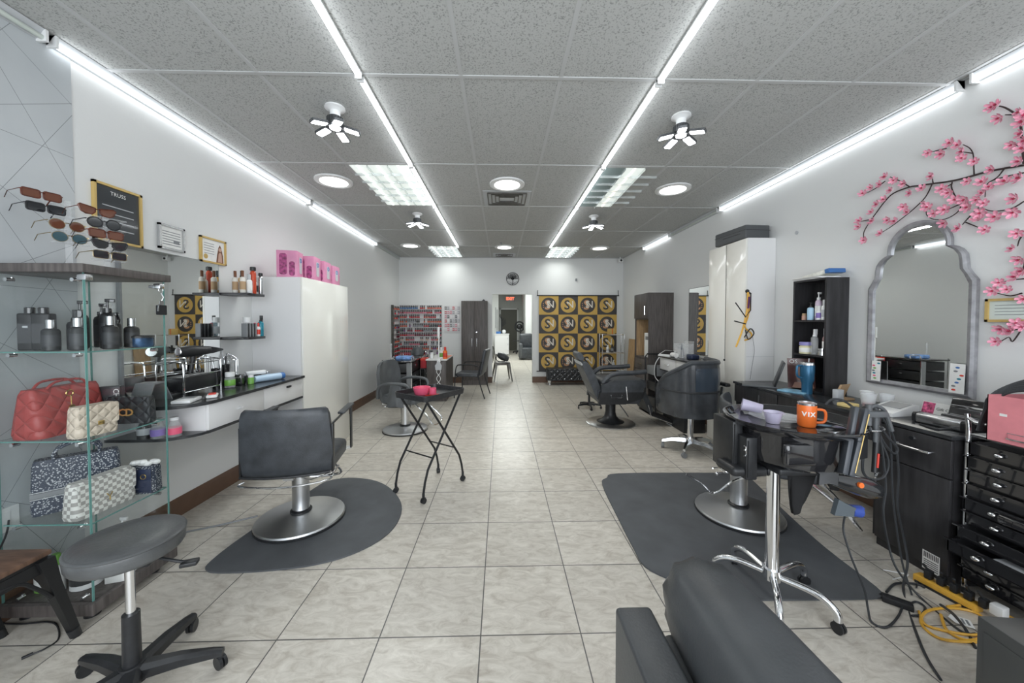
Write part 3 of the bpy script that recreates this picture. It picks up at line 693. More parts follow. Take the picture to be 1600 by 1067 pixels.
# ---- left styling counter ----
CFX = -1.90
t = T('styling_counter', 'wall counter with black top and white drawers along the left wall', 'counter', (-2.14, 2.80, 0))
def rc(x0, x1, y0, y1, r): return [(x0, y0)]+arc(x1-r, y0+r, r, -PI/2, 0, 8)+[(x1, y1), (x0, y1)]
lx0, lx1 = XL+2.14, CFX+2.14; ly0, ly1 = 2.13-2.75, 3.40-2.75
G().prism(rc(lx0, lx1+.02, ly0, ly1, .22), .897, .918).obj('countertop', counter_m, t)
G().prism(rc(lx0, lx1+.0, ly0, ly1, .22), .705, .722).obj('lower_shelf', counter_m, t)
G().box(lx0, lx1-.02, ly0+.17, ly0+.185, .722, .897).box(lx0, lx0+.012, ly0, ly1, .722, .897).box(lx0, lx1-.02, ly1-.02, ly1, .722, .897).box(lx0, lx1-.02, ly0+.72, ly0+.735, .722, .897).obj('carcass', white_lam, t, smooth=False)
for k, (a, b_) in enumerate(((ly0+.172, ly0+.71), (ly0+.715, ly1-.002))):
    d = G().box(lx1-.02, lx1-.002, a, b_, .724, .895, .002).obj('drawer', white_lam, t)
    y = (a+b_)/2
    if k == 0: G().box(lx1-.002, lx1+.02, y-.025, y+.025, .80, .815, .003).cyl((lx1-.002, y, .812), (lx1+.012, y, .812), .008).obj('handle', acrylic, d)
    else: G().prism(rrect(y+.02, y+.075, .845, .862, .008), lx1-.004, lx1+.012, 'x').obj('handle', dark_metal, d)
# wall mirror
t = T('wall_mirror', 'large rectangular mirror above the left counter', 'mirror', (XL+.005, 2.67, .925))
G().box(0, .006, -.39, .39, 0, .99).obj('glass', mirror_m, t, smooth=False)
G().box(0, .02, -.405, -.39, 0, .99).obj('edge_strip', grey_m, t, smooth=False); G().box(0, .007, .39, .392, 0, .99).box(0, .007, -.39, .39, .99, .992).obj('edge_strip', grey_m, t, smooth=False)
# floating shelves
for z, lab in ((1.655, 'upper black floating shelf beside the left mirror'), (1.28, 'lower black floating shelf beside the left mirror')):
    G().box(XL+.001, -2.14, 3.07, 3.29, z, z+.022, .002).obj('floating_shelf', black_lam, **tg(lab, 'shelf', 'floating shelves'))
UZ, LZ = 1.6775, 1.3025
US = 'bottles on the upper floating shelf'
red_can = pm('red_can', (.55, .07, .03), .3); cream = pm('cream_plastic', (.75, .72, .66), .35)
bottle((-2.20, 3.100, UZ), .022, .19, cream, brown_m, 'cream bottle with brown nozzle, nearest on the upper floating shelf', 'cap', US, kraft, capr=.5)
bottle((-2.28, 3.125, UZ), .022, .19, cream, brown_m, 'cream bottle with brown nozzle behind the nearest one', 'cap', US, kraft, capr=.5)
bottle((-2.18, 3.150, UZ), .023, .165, white_plastic, lgrey_m, 'white bottle with grey emblem on the upper floating shelf', 'cap', US, paper)
bottle((-2.27, 3.185, UZ), .022, .20, yellow_m, black_plastic, 'yellow green spray bottle at the back of the upper shelf', 'spray', US, white_plastic)
bottle((-2.18, 3.200, UZ), .023, .235, red_can, black_plastic, 'tall red can with black cap on the upper floating shelf', 'can', US)
bottle((-2.19, 3.245, UZ), .019, .15, white_plastic, white_plastic, 'slim white bottle right of the red can', 'cap', US, labw)
bottle((-2.155, 3.260, UZ), .017, .19, steel, black_plastic, 'silver can with black cap at the end of the upper shelf', 'can', US)
LS = 'row of black boxes on the lower floating shelf'
for k in range(7):
    G().box(-2.20, -2.155, 3.075+.018*k, 3.090+.018*k, LZ, LZ+.115, .001).obj('video_box', (grey_m, black_plastic)[k % 2], **tg('thin dark upright box on the lower floating shelf, %s' % ('nearest the mirror', 'second from the mirror', 'third from the mirror', 'middle of the row', 'third from the clear bottle', 'second from the clear bottle', 'beside the clear bottle')[k], 'box', LS))
LB = 'bottles on the lower floating shelf'
bottle((-2.24, 3.195, LZ), .03, .17, acrylic, white_plastic, 'clear tall bottle on the lower floating shelf', 'cap', LB, lgrey_m, capr=.9)
bottle((-2.18, 3.210, LZ), .015, .12, white_plastic, pink_m, 'white bottle with pink top on the lower floating shelf', 'cap', LB)
bottle((-2.165, 3.235, LZ), .014, .12, white_plastic, red_m, 'small white bottle with red print on the lower shelf', 'cap', LB, red_m)
bottle((-2.165, 3.267, LZ), .022, .185, teal_m, black_plastic, 'teal spray bottle at the end of the lower floating shelf', 'spray', LB)
# tall white cabinet
t = T('tall_cabinet', 'tall white two panel cabinet against the left wall', 'cabinet', (-2.14, 3.97, 0))
G().box(XL+2.141, CFX+2.12, -.505, .505, 0, 1.86).obj('carcass', white_lam, t, smooth=False)
G().box(CFX+2.121, CFX+2.14, -.505, .505, .005, 1.86, .002).obj('door', white_gloss, t)
# pink boxes
pkm = pm('pink_carton', (.62, .25, .40), .45, noise=(9, .12)); pkd = pm('pink_print', (.30, .05, .16), .5, noise=(40, .6))
PB = 'pink cartons on the white cabinet'
for x, y, rz, h, lab in ((-2.10, 3.62, .22, .265, 'pink product carton nearest on the white cabinet'), (-2.04, 3.84, .12, .25, 'second pink product carton on the white cabinet'),
                         (-2.03, 4.05, .1, .235, 'third pink product carton on the white cabinet'), (-2.03, 4.26, .05, .22, 'farthest pink product carton on the white cabinet')):
    t = T('product_carton', lab, 'box', (x, y, 1.8605), rz, PB)
    G().box(-.09, .09, -.095, .095, 0, h, .002).obj('carton', pkm, t)
    G().prism(rrect(-.03, .04, .05, h-.05, .015), .0905, .093, 'x').obj('device_print', lgrey_m, t)
    G().prism(rrect(-.065, .0, .03, h-.03, .02), -.097, -.0955, 'y').prism(rrect(.02, .07, .02, h*.6, .02), -.097, -.0955, 'y').obj('figure_print', pkd, t)
    G().tube([(.0935, .005+.02*math.cos(a), h*.68+.02*math.sin(a)) for a in [q*PI/8 for q in range(16)]], .004, 5, close=True).obj('round_print', blue_m, t)
# framed certificates on the left wall
def frame_on_wall(x, y, z0, w, h, fm, label, side, tilt=0., name='framed_certificate'):
    """side +1: hangs on the left wall facing +x; -1: on the right wall"""
    t = T(name, label, 'framed picture', (x, y, z0), 0)
    f = .014
    g = G()
    for a in ((-w/2, -w/2+f, 0, h), (w/2-f, w/2, 0, h), (-w/2, w/2, 0, f), (-w/2, w/2, h-f, h)): g.box(0, side*.018, a[0], a[1], a[2], a[3])
    g.obj('frame', fm, t, smooth=False)
    return t
RW = lambda x, y, z: TR(x, y, z) @ RZ(PI/2) @ RX(PI/2)    # text on the left wall, facing +x
p0, p1 = XP(145, 310, XL), XP(222, 385, XL)
t = frame_on_wall(XL+.001, 2.288, 1.915, .28, .345, gold_paint, 'gold framed dark poster lettered TRUSS behind the sunglasses', 1)
G().box(0, .008, -.127, .127, .013, .332).obj('poster', pm('poster_dark', (.05, .055, .06), .15, coat=.4), t, smooth=False)
G().text('TRUSS', .032, RW(.009, 0, .295)).obj('lettering', paper, t)
g = G()
for k in range(4): g.box(.008, .0095, -.09, .09, .08+.045*k, .085+.045*k)
g.obj('small_print', lgrey_m, t, smooth=False)
t = frame_on_wall(XL+.001, 2.642, 1.945, .20, .175, steel, 'silver framed white certificate between the two gold frames', 1)
G().box(0, .008, -.087, .087, .013, .162).obj('page', paper, t, smooth=False)
g = G()
for k in range(6): g.box(.008, .0092, -.07, .07, .035+.018*k, .040+.018*k)
g.box(.008, .0094, .015, .06, .05, .075).obj('print', grey_m, t, smooth=False)
t = frame_on_wall(XL+.001, 3.012, 1.91, .26, .205, gold_paint, 'gold framed certificate with a long haired woman pictured', 1)
G().box(0, .008, -.117, .117, .013, .192).obj('page', paper, t, smooth=False)
G().cyl((.008, -.075, .05), (.0095, -.075, .05), .02).obj('seal', gold_paint, t)
g = G()
for k in range(5): g.box(.008, .0092, -.09, .01, .075+.02*k, .079+.02*k)
g.obj('print', grey_m, t, smooth=False)
G().prism([(.03, .015), (.105, .015), (.10, .08), (.085, .14), (.07, .165), (.055, .14), (.04, .08)], .0081, .0095, 'x').obj('hair_print', brown_m, t)
G().prism(arc(.070, .125, .016, 0, 2*PI, 12)[:-1], .0095, .0105, 'x').prism([(.045, .02), (.09, .02), (.085, .09), (.07, .105), (.055, .09)], .0095, .0105, 'x').obj('skin_print', pm('skin_print', (.55, .36, .28), .6), t)

# ---- things on the counter ----
CT = .9185
def CP(px, py): return ZP(px, py, CT)
t = T('tool_rack', 'chrome wire tool rack holding hair dryers on the left counter', 'rack', (-2.24, 2.62, CT))
for y in (-.16, .16): G().tube([(.09, y, 0), (.09, y, .20), (.06, y, .235), (-.06, y, .235), (-.09, y, .20), (-.09, y, 0)], .006, 8, smooth=4).obj('end_frame', chrome, t)
for z in (.03, .14, .22):
    for x in (-.085, .085): G().tube([(x, -.16, z), (x, .16, z)], .004, 8).obj('rail', chrome, t)
g = G()
for k in range(6): g.tube([(-.085, -.13+.052*k, .03), (.085, -.13+.052*k, .03)], .003, 6)
g.obj('grid', chrome, t)
G().box(-.075, .075, -.14, .14, .035, .13, .005).obj('bin', black_plastic, t)
def dryer(loc, rz, body, nozz, label, M=None, L=1.):
    t = T('hair_dryer', label, 'hair dryer', loc, rz, None)
    X = (TR(0, 0, 0) if M is None else M)
    g = G(); g.M = X; rs = []
    for x, r in ((-.10, .028), (-.095, .036), (-.06, .042), (0, .040), (.06, .032), (.10, .027)):
        rs.append([V((x, r*math.cos(a), r*math.sin(a))) for a in [2*PI*i/20 for i in range(20)]])
    g.ring(rs); g.obj('barrel', body, t)
    g = G(); g.M = X; g.cyl((-.104, 0, 0), (-.098, 0, 0), .030, .033, 20); g.obj('rear_filter', chrome, t)
    g = G(); g.M = X; g.ring([[V((x, a*w, b_*h)) for a, b_ in ((-1, -1), (1, -1), (1, 1), (-1, 1))] for x, w, h in ((.10, .025, .025), (.13, .024, .018), (.165, .042, .006))]); g.obj('nozzle', nozz, t)
    g = G(); g.M = X; g.tube([(-.01, 0, -.03), (-.015, 0, -.08), (-.03, 0, -.16)], (.017, .013), 12); g.obj('handle', body, t)
    return t
dryer((-2.24, 2.66, CT+.30), 1.2, black_plastic, black_plastic, 'black hair dryer lying on the chrome rack by the left mirror')
bottle((-2.12, 2.83, CT), .035, .12, acrylic, white_plastic, 'clear jar with green contents on the left counter', 'cap', None, green_m, 'jar', 'jar', capr=.9)
for px, py, r, h, nm in ((-2.225, 2.835, .035, .15, 'black cup of brushes by the chrome rack on the left counter'), (-2.225, 2.925, .032, .17, 'black tumbler of tools in front of the left mirror')):
    t = T('tool_cup', nm, 'cup', (px, py, CT))
    G().lathe([(.001, 0), (r*.8, 0), (r, h), (r*.92, h), (r*.75, .01), (.001, .01)], n=20).obj('cup', gloss_black, t)
    random.seed(int(py*1000))
    for k in range(4):
        a = random.uniform(0, 6.28); G().tube([(0, 0, .02), (.03*math.cos(a), .03*math.sin(a), h+.05+.02*k)], .005, 6).obj('brush_handle', (steel, black_plastic, chrome, lgrey_m)[k], t)
p = V((-2.27, 3.03, 0)); t = T('wire_holder', 'chrome wire cage holder with pointed top on the left counter', 'holder', (p.x, p.y, CT))
g = G()
for k in range(12):
    a = 2*PI*k/12; g.tube([(.055*math.cos(a), .055*math.sin(a), 0), (.055*math.cos(a), .055*math.sin(a), .20), (.03*math.cos(a), .03*math.sin(a), .225), (0, 0, .24)], .002, 5)
g.obj('wires', chrome, t)
G().tube([(.055*math.cos(a), .055*math.sin(a), .20) for a in [k*PI/10 for k in range(20)]], .003, 6, close=True).tube([(.055*math.cos(a), .055*math.sin(a), .003) for a in [k*PI/10 for k in range(20)]], .003, 6, close=True).ball((0, 0, .245), .008).obj('rim', chrome, t)
t = T('small_box', 'small open black box in front of the wire holder', 'box', (-2.13, 2.93, CT), .2)
G().box(-.04, .04, -.035, .035, 0, .09, .003).obj('box', gloss_black, t)
bottle((-2.07, 2.99, CT), .022, .075, green_m, white_plastic, 'short green jar in front of the black box', 'cap', None, None, 'jar', 'jar', capr=.9)
t = T('clipper', 'white and black hair clipper lying on the left counter', 'hair clipper', (-2.1, 3.12, CT+.06), .9)
G().box(-.09, .06, -.022, .022, 0, .035, .012).obj('body', white_plastic, t); G().box(.06, .085, -.022, .022, .0, .025, .003).obj('blade', steel, t); G().box(-.08, .02, -.024, .024, -.058, -.001, .01).obj('charging_base', black_plastic, t)
t = T('hair_product_tube', 'light blue and white tube lying at the far end of the left counter', 'tube', (-2.02, 3.15, CT), 1.15)
G().ring([[V((x, w*math.cos(a), h+h*math.sin(a))) for a in [2*PI*i/14 for i in range(14)]] for x, w, h in ((-.13, .03, .028), (-.05, .034, .03), (.09, .034, .03))]).obj('body', pm('pale_blue_tube', (.45, .60, .75), .3), t)
G().cyl((.09, 0, .03), (.125, 0, .03), .030, .028).obj('cap', blue_m, t)
t = T('hair_trimmer', 'dark hair trimmer lying beside the white cabinet', 'hair clipper', (-2.24, 3.26, CT), 1.4)
G().box(-.08, .07, -.022, .022, 0, .04, .012).obj('body', gloss_black, t); G().box(.07, .085, -.02, .02, .004, .03, .003).obj('blade', steel, t)
t = T('card_keypad', 'white keypad lying at the near end of the left counter', 'keypad', (-2.02, 2.33, CT), .3)
G().box(-.05, .05, -.075, .075, 0, .02, .005).obj('case', white_plastic, t); G().box(-.035, .035, .0, .06, .02, .022, .001).obj('screen', grey_m, t)
t = T('hair_clips', 'red and white hair clip set lying by the keypad', 'hair clips', (-1.97, 2.47, CT), .6)
G().box(-.03, .03, -.055, .055, 0, .02, .008).obj('pack', paper, t); G().box(-.02, .02, -.03, .03, .02, .026, .002).obj('clip', red_m, t)
t = T('laptop_stand', 'dark angled stand at the near end of the left counter', 'stand', (-2.22, 2.3, CT), .2)
G().prism([(-.11, 0), (-.04, .13), (.045, .13), (.12, 0), (.11, 0), (.04, .12), (-.035, .12), (-.10, 0)], -.05, .05, 'x').obj('panel', grey_m, t)
# jars on the open lower shelf
for k, (x, y) in enumerate(((-2.03, 2.25), (-2.1, 2.22), (-2.2, 2.24))):
    t = T('glass_jar', ('clear jar with pink label at the front of the open counter shelf', 'clear jar with purple label beside the pink one', 'dark jar at the back of the open counter shelf')[k], 'jar', (x, y, .7225), 0, 'jars on the open counter shelf')
    G().lathe([(.001, 0), (.035, 0), (.036, .06), (.02, .09), (.02, .10), (.001, .10)], n=18).obj('body', (acrylic, acrylic, gloss_black)[k], t)
    G().lathe([(.0362, .015), (.0366, .02), (.0366, .05), (.0362, .055)], n=18).obj('label_band', (pink_m, pm('purple_label', (.25, .18, .5), .5), lgrey_m)[k], t)
    G().cyl((0, 0, .1), (0, 0, .118), .022).obj('lid', (white_plastic, white_plastic, black_plastic)[k], t)

# ---- floor mats ----
def mat_obj(pix, label, name='floor_mat'):
    pts = [ZP(*q) for q in pix]; pts = spline([V((p.x, p.y, 0)) for p in pts], 4, True)
    g = G(); g.ring([[V((p.x, p.y, z)) for p in pts] for z in (0.0006, .010)])
    # bevelled edge: shrink the top slightly
    return g.obj(name, rubber, **tg(label, 'floor mat', 'anti fatigue mats'))
mat_obj([(322, 892), (324, 884), (352, 860), (395, 829), (445, 795), (490, 765), (512, 753), (545, 748), (580, 751), (605, 761), (622, 778), (628, 797), (618, 822), (592, 846), (545, 869), (490, 884), (430, 892), (370, 896), (334, 896)], 'dark teardrop shaped rubber mat under the left styling chair')

# ---- hydraulic styling chair ----
def hydraulic_base(t, r, zt, rm=chrome, pump=True, squarish=False):
    G().lathe([(.001, .012), (r, .012), (r*1.01, .02), (r*.99, .03), (r*.6, .048), (.10, .062), (.06, .068), (.001, .068)], n=48).obj('base_disc', rm, t)
    G().lathe([(r*.99, .0), (r*1.02, .003), (r*1.02, .014), (r*.99, .02)], n=48).obj('rubber_ring', black_plastic, t)
    G().cyl((0, 0, .06), (0, 0, .33), .056, n=28).cyl((0, 0, .33), (0, 0, zt), .043, n=28).obj('column', rm, t)
    G().lathe([(.058, .062), (.07, .062), (.07, .075), (.058, .085)], n=28).obj('collar', black_plastic, t)
def styling_chair(loc, rz, label, z0=.0, arms='flat', bh=.44, group=None, fwd=0.):
    t = T('styling_chair', label, 'salon chair', loc, rz, group)
    hydraulic_base(t, .285, .40, disc_steel)
    G().box(-.17, .17, -.15, .15, .385, .40).box(-.03, .03, -.22, .22, .375, .39).obj('seat_plate', steel, t)
    G().tube([(.05, .02, .36), (.16, -.06, .355), (.24, -.14, .36)], .006, 8, smooth=4).ball((.245, -.145, .36), .012).tube([(.0, -.05, .34), (.12, -.16, .35), (.27, -.17, .40)], .004, 8, smooth=4).obj('pump_lever', chrome, t)
    # seat
    g = G(); rs = []
    for z, e in ((.40, .96), (.41, 1.), (.47, 1.01), (.49, .985), (.497, .93)): rs.append([V((x*e, y*e+.02, z)) for x, y in rrect(-.255, .255, -.24, .25, .06, 5)])
    g.ring(rs).obj('seat', grey_leather if arms == 'loop' else black_leather, t)
    # back: curved slab
    g = G(); rs = []; W_ = .275 if arms == 'flat' else .27
    N = 12; zs = [.0, .02, .08, .2, bh*.7, bh-.05, bh-.015, bh]
    for k, z in enumerate(zs):
        e = (1.0, 1.02, 1.02, 1, .97, .945, .91, .86)[k] if arms == 'flat' else (.86, .90, .95, 1, .98, .85, .68, .45)[k]
        th = (.03, .04, .045, .045, .045, .042, .03, .012)[k]; y0 = -.245-.10*z
        top = []
        for i in range(N+1): u = -1+2*i/N; top.append(V((W_*e*u, y0+.05*u*u-th/2-.0, .42+z)))
        bot = [V((p.x, p.y+th, p.z)) for p in top[::-1]]
        rs.append(top+bot)
    g.ring(rs).obj('backrest', grey_leather if arms == 'loop' else black_leather, t, ang=60)
    if arms == 'flat':
        G().tube([(W_*u*.97, -.272+.05*u*u-.028+.0, .43) for u in [-1+k*.2 for k in range(11)]], .008, 8).obj('back_seam', black_plastic, t)
        G().tube([(-.24, -.25, .40), (-.25, -.28, .385), (0, -.32, .375), (.25, -.28, .385), (.27, -.2, .40), (.28, -.1, .41)], .006, 8, smooth=5).obj('frame_rail', chrome, t)
    for s in (-1, 1):
        if arms == 'flat':
            a = G().box(s*.268, s*.280, .28, .325, .40, .74, .002).obj('armrest', dark_metal, t)
            G().box(s*.268, s*.280, -.2, .325, .735, .748, .002).box(s*.268, s*.28, -.23, -.19, .42, .74, .002).obj('arm_bar', dark_metal, a)
            G().box(s*.250, s*.300, .0, .31, .748, .765, .006).obj('arm_pad', black_leather, a)
            G().box(s*.20, s*.275, .28, .32, .395, .407).obj('arm_strap', chrome, a, smooth=False)
        else:
            a = G().tube([(s*.26, -.24, .46), (s*.27, -.22, .60), (s*.275, -.1, .655), (s*.275, .1, .655), (s*.275, .19, .62), (s*.27, .20, .52), (s*.25, .18, .44)], .02, 10, smooth=5).obj('armrest', grey_leather, t)
    # footrest
    G().tube([(-.12, .18, .39), (-.14, .36, .25), (-.14, .46, .13), (.14, .46, .13), (.14, .36, .25), (.12, .18, .39)], .011, 8, smooth=4).obj('footrest', chrome, t)
    for o in t.children:
        if o.name.split('.')[0] not in ('base_disc', 'rubber_ring', 'column', 'collar', 'pump_lever'): o.location.y += fwd
    return t
styling_chair((-1.44, 2.57, .010), math.radians(10), 'black styling chair with flat metal arms on the left mat, seen from behind')
styling_chair((-1.27, 4.72, 0), math.radians(-102), 'grey styling chair with padded loop arms facing right, beyond the X leg tray', arms='loop', bh=.50)
t = T('salon_cape', 'dark cape hung over the arm of the farther styling chair', 'cape', (-1.30, 4.48, .47), 0)
random.seed(5); rs = []
for k in range(9):
    u = k/8; z = .20-.30*u
    rs.append([V((-.02+(.05+.05*u)*math.cos(a)+.012*math.sin(5*a+3*u), -.028+(.012+.02*u)*math.sin(a), z+.01*math.sin(3*a))) for a in [2*PI*i/20 for i in range(20)]])
G().ring(rs).obj('cloth', grey_leather, t)
# grey cord on the floor across the mat
pts = []
for px, py, z in ((235, 848, .005), (283, 833, .005), (340, 821, .006), (395, 808, .018), (440, 793, .065), (480, 782, .075), (525, 767, .06)): pts.append(ZP(px, py, z))
G().tube(pts[:4]+[ZP(402, 806, .02)], .006, 8, smooth=5).obj('ground_cable', grey_m, **tg('grey cord running along the floor to the left styling chair', 'cord'))

# ---- rolling tray with crossed legs ----
t = T('rolling_tray', 'black tray table on crossed rolling legs', 'tray table', (-.61, 3.08, 0), math.radians(-35))
tw, tl, tz = .19, .235, .80
g = G().prism(rrect(-tw, tw, -tl, tl, .04), tz, tz+.008)
rim = [V((x, y, tz+.025)) for x, y in rrect(-tw, tw, -tl, tl, .04)]
g.ring([[V((x*e, y*e, z)) for x, y in rrect(-tw, tw, -tl, tl, .04)] for e, z in ((1, tz), (1.03, tz+.045), (1.0, tz+.045), (.97, tz+.008))], cap=False)
g.obj('tray', pm('tray_black', (.03, .031, .033), .3, noise=(60, .3)), t)
for s, v0, v1, z0 in ((-1, -.24, .19, 0), (1, -.24, .19, 0), (-1, .24, -.19, 0), (1, .24, -.19, 0)):
    x = s*.165+(0 if v0 < 0 else -s*.012)
    l = G().tube([(x, v0, .075), (x, v0*.93, .16), (x, v0*.80, .25), (x, v1, tz-.005)], .0095, 8).obj('leg', dark_metal, t)
    g = G(); caster(g, x, v0, .022, .5+x*3+v0*4); g.cyl((x, v0, .05), (x, v0, .082), .011); g.obj('caster', black_plastic, l)
for v, x in ((-.14, .165), (.14, .153)): G().tube([(-x, v, .33), (x, v, .33)], .006, 8).obj('crossbar', dark_metal, t)
TZ = .809
t = T('tape_roll', 'pink roll shaped bowl on the black tray', 'bowl', (-.685, 3.08, TZ), 0)
G().lathe([(.001, 0), (.06, 0), (.075, .06), (.07, .06), (.056, .006), (.001, .006)], n=28).obj('bowl', pink_m, t)
G().lathe([(.03, .0), (.03, .055), (.026, .055), (.026, .0)], c=(.098, -.02, 0), n=20).obj('inner_ring', pink_m, t)
t = T('comb', 'flat red comb on the black tray', 'comb', (-.585, 3.03, TZ), .5)
g = G().box(-.06, .06, .008, .016, 0, .004)
for k in range(22): g.box(-.058+.0054*k, -.056+.0054*k, -.012, .008, 0, .004)
g.obj('comb', red_m, t, smooth=False)

# ================= BACK OF THE SALON =================
# nail polish racks
rack_m = pm('rack_white', (.66, .65, .65), .4)
def polish_proto(name, bc, cc):
    g = G().mat(bc); g.lathe([(.001, 0), (.0135, 0), (.0145, .006), (.0145, .030), (.007, .036), (.001, .036)], n=10)
    g.mat(cc); g.lathe([(.0105, .029), (.0095, .073), (.001, .074)], n=8); return g
PCOL = [('red', (.50, .02, .03)), ('pink', (.60, .16, .22)), ('burgundy', (.18, .01, .03)), ('blue', (.04, .16, .38)), ('black', (.02, .02, .025)),
        ('coral', (.58, .12, .06)), ('beige', (.62, .45, .38)), ('purple', (.20, .06, .22)), ('white', (.78, .76, .76)), ('grey', (.30, .30, .33))]
capm = pm('polish_cap', (.015, .015, .017), .3)
protos = {}
for nm, c in PCOL: protos[nm] = None
def put_polish(nm, c, x, y, z, lab, grp):
    if protos[nm] is None:
        g = polish_proto(nm, pm('polish_'+nm, c, .15), capm); o = g.obj('nail_polish', None); protos[nm] = o
    else:
        o = protos[nm].copy(); SC.collection.objects.link(o)
    o.scale = (1.15, 1.15, 1.12)
    o.location = (x, y, z); o['label'] = lab; o['category'] = 'nail polish'; o['group'] = grp
random.seed(11)
ORD = ['top', 'second', 'third', 'fourth', 'fifth', 'sixth', 'seventh', 'eighth', 'ninth', 'tenth', 'lowest']
ROWC = [['blue']*10+['red']*3+['coral']*9, ['pink', 'red', 'beige']*2+['grey', 'burgundy', 'purple'], ['grey', 'red', 'red', 'coral'], ['black', 'grey', 'coral', 'coral', 'red', 'burgundy'],
        ['burgundy', 'black', 'coral', 'red', 'purple', 'grey'], ['black', 'grey', 'purple', 'burgundy', 'red'], ['red', 'pink', 'black', 'pink', 'burgundy'], ['beige', 'coral', 'grey', 'pink'],
        ['red', 'pink', 'pink', 'grey', 'black'], ['red', 'red', 'coral', 'purple', 'black'], ['pink', 'red', 'burgundy', 'purple']]
t = T('polish_rack', 'white wall rack of nail polish shelves on the back wall', 'rack', (-1.87, YB-.002, .55), 0, 'nail polish racks')
G().box(-.49, .49, -.012, 0, 0, 1.28).obj('back_panel', rack_m, t, smooth=False)
for s in (-1, 1): G().box(s*.49-.004, s*.49+.004, -.055, 0, 0, 1.28).obj('side_panel', acrylic, t, smooth=False)
t2 = T('polish_rack', 'white nail polish rack on the left wall in the corner', 'rack', (XL+.002, 8.05, .50), 0, 'nail polish racks')
G().box(0, .012, -.27, .27, 0, 1.30).obj('back_panel', rack_m, t2, smooth=False)
G().box(0, .055, -.274, -.27, 0, 1.30).obj('side_panel', gun_metal, t2, smooth=False)
NC = 23
NTH = ['first', 'second', 'third', 'fourth', 'fifth', 'sixth', 'seventh', 'eighth', 'ninth', 'tenth', 'eleventh', 'twelfth', 'thirteenth', 'fourteenth', 'fifteenth', 'sixteenth', 'seventeenth', 'eighteenth', 'nineteenth', 'twentieth', 'twenty first', 'twenty second', 'twenty third']
for r_ in range(11):
    z = 1.73-.1045*r_
    G().box(-.486, .486, -.052, -.012, z-.55-.005, z-.55).obj('shelf', rack_m, t, smooth=False)
    G().box(.012, .052, -.266, .266, z-.50-.035, z-.50-.03).obj('shelf', rack_m, t2, smooth=False)
    k = 0; cols = ROWC[r_]; c = cols[0]
    for i in range(NC):
        if r_ == 0: c = cols[min(i, len(cols)-1)]; skip = i in (10, 14)
        else:
            if random.random() < .3: c = random.choice(cols)
            skip = random.random() < .12
        if skip: continue
        put_polish(c, dict(PCOL)[c], -1.87-.462+.042*i, YB-.034, z+.0005, '%s nail polish, %s from the left on the %s shelf of the back rack' % (c, NTH[i], ORD[r_]), 'nail polish on the %s shelf' % ORD[r_])
    for i in range(4):
        if random.random() < .15: continue
        c = random.choice(cols)
        put_polish(c, dict(PCOL)[c], XL+.034, 7.84+.13*i, z-.0295, '%s nail polish, %s on the %s shelf of the corner rack' % (c, ('nearest', 'second', 'third', 'farthest')[i], ORD[r_]), 'nail polish of the corner rack')
# nail art display board
t = T('nail_art_board', 'board of small nail art samples between polish rack and brown cabinet', 'display board', (-1.145, YB-.002, 1.19))
G().box(-.18, .18, -.008, 0, 0, .62).obj('board', rack_m, t, smooth=False)
random.seed(8)
for a in range(6):
    for b_ in range(6):
        c = random.choice(['pink', 'white', 'black', 'red', 'grey', 'purple', 'white'])
        m_ = MATS.get('polish_'+c) or pm('polish_'+c, dict(PCOL)[c], .15)
        g = G().mat(m_); x = -.15+.06*b_; z = .03+.10*a; g.box(x-.024, x+.024, -.014, -.008, z, z+.065)
        g.mat(rack_m)
        for q in range(3): g.box(x-.02+.014*q, x-.012+.014*q, -.016, -.014, z+.01+.01*random.random(), z+.05)
        g.obj('sample_card', None, t, smooth=False)

# brown tall cabinet on the back wall
t = T('tall_cabinet', 'tall dark brown two door cabinet on the back wall', 'cabinet', (-.605, 8.21, 0))
G().box(-.295, .295, -.14, .165, 0, 1.905).obj('carcass', dark_wood, t, smooth=False)
for s in (-1, 1):
    d = G().box(min(s*.002, s*.29), max(s*.002, s*.29), -.16, -.141, .12, 1.895, .002).obj('door', dark_wood, t)
    G().cyl((s*.055, -.185, .88), (s*.055, -.185, 1.06), .007, n=10).box(s*.055-.004, s*.055+.004, -.185, -.16, .89, .90).box(s*.055-.004, s*.055+.004, -.185, -.16, 1.04, 1.05).obj('handle', chrome, d)
G().cyl((.05, -.165, 1.2), (.05, -.159, 1.2), .012, n=12).obj('lock', chrome, t)
t = T('small_camera', 'tiny black camera on the brown back cabinet', 'camera', (-.40, 8.18, 1.906)); G().box(-.035, .035, -.02, .02, 0, .02, .004).cyl((0, 0, .02), (0, 0, .04), .018, n=12).obj('body', black_plastic, t)
# tree of life ornament
t = T('wall_ornament', 'round black tree of life ornament above the doorway', 'wall decoration', (.27, YB-.012, 2.44))
G().tube([(.145*math.cos(a), 0, .145*math.sin(a)) for a in [k*PI/16 for k in range(32)]], .007, 6, close=True).obj('hoop', dark_metal, t)
g = G(); random.seed(4)
g.tube([(0, 0, -.14), (.005, 0, -.06), (0, 0, 0)], .008, 6)
for k in range(16):
    a = PI*(.02+.96*k/15); r1 = .13; x, z = r1*math.cos(a), r1*math.sin(a)
    g.tube([(0, 0, -.03), (x*.4, 0, z*.45+.0), (x*.75+.01, 0, z*.7), (x, 0, z)], .0035, 5)
    for q in range(3):
        u = .55+.2*q; g.ball((x*u+random.uniform(-.01, .01), 0, z*u+random.uniform(-.01, .01)), .008, (1, .4, 1), 6)
for k in range(5):
    a = PI*(1.15+.7*k/4); g.tube([(0, 0, -.11), (.13*math.cos(a), 0, .13*math.sin(a))], .003, 5)
g.obj('tree', dark_metal, t)
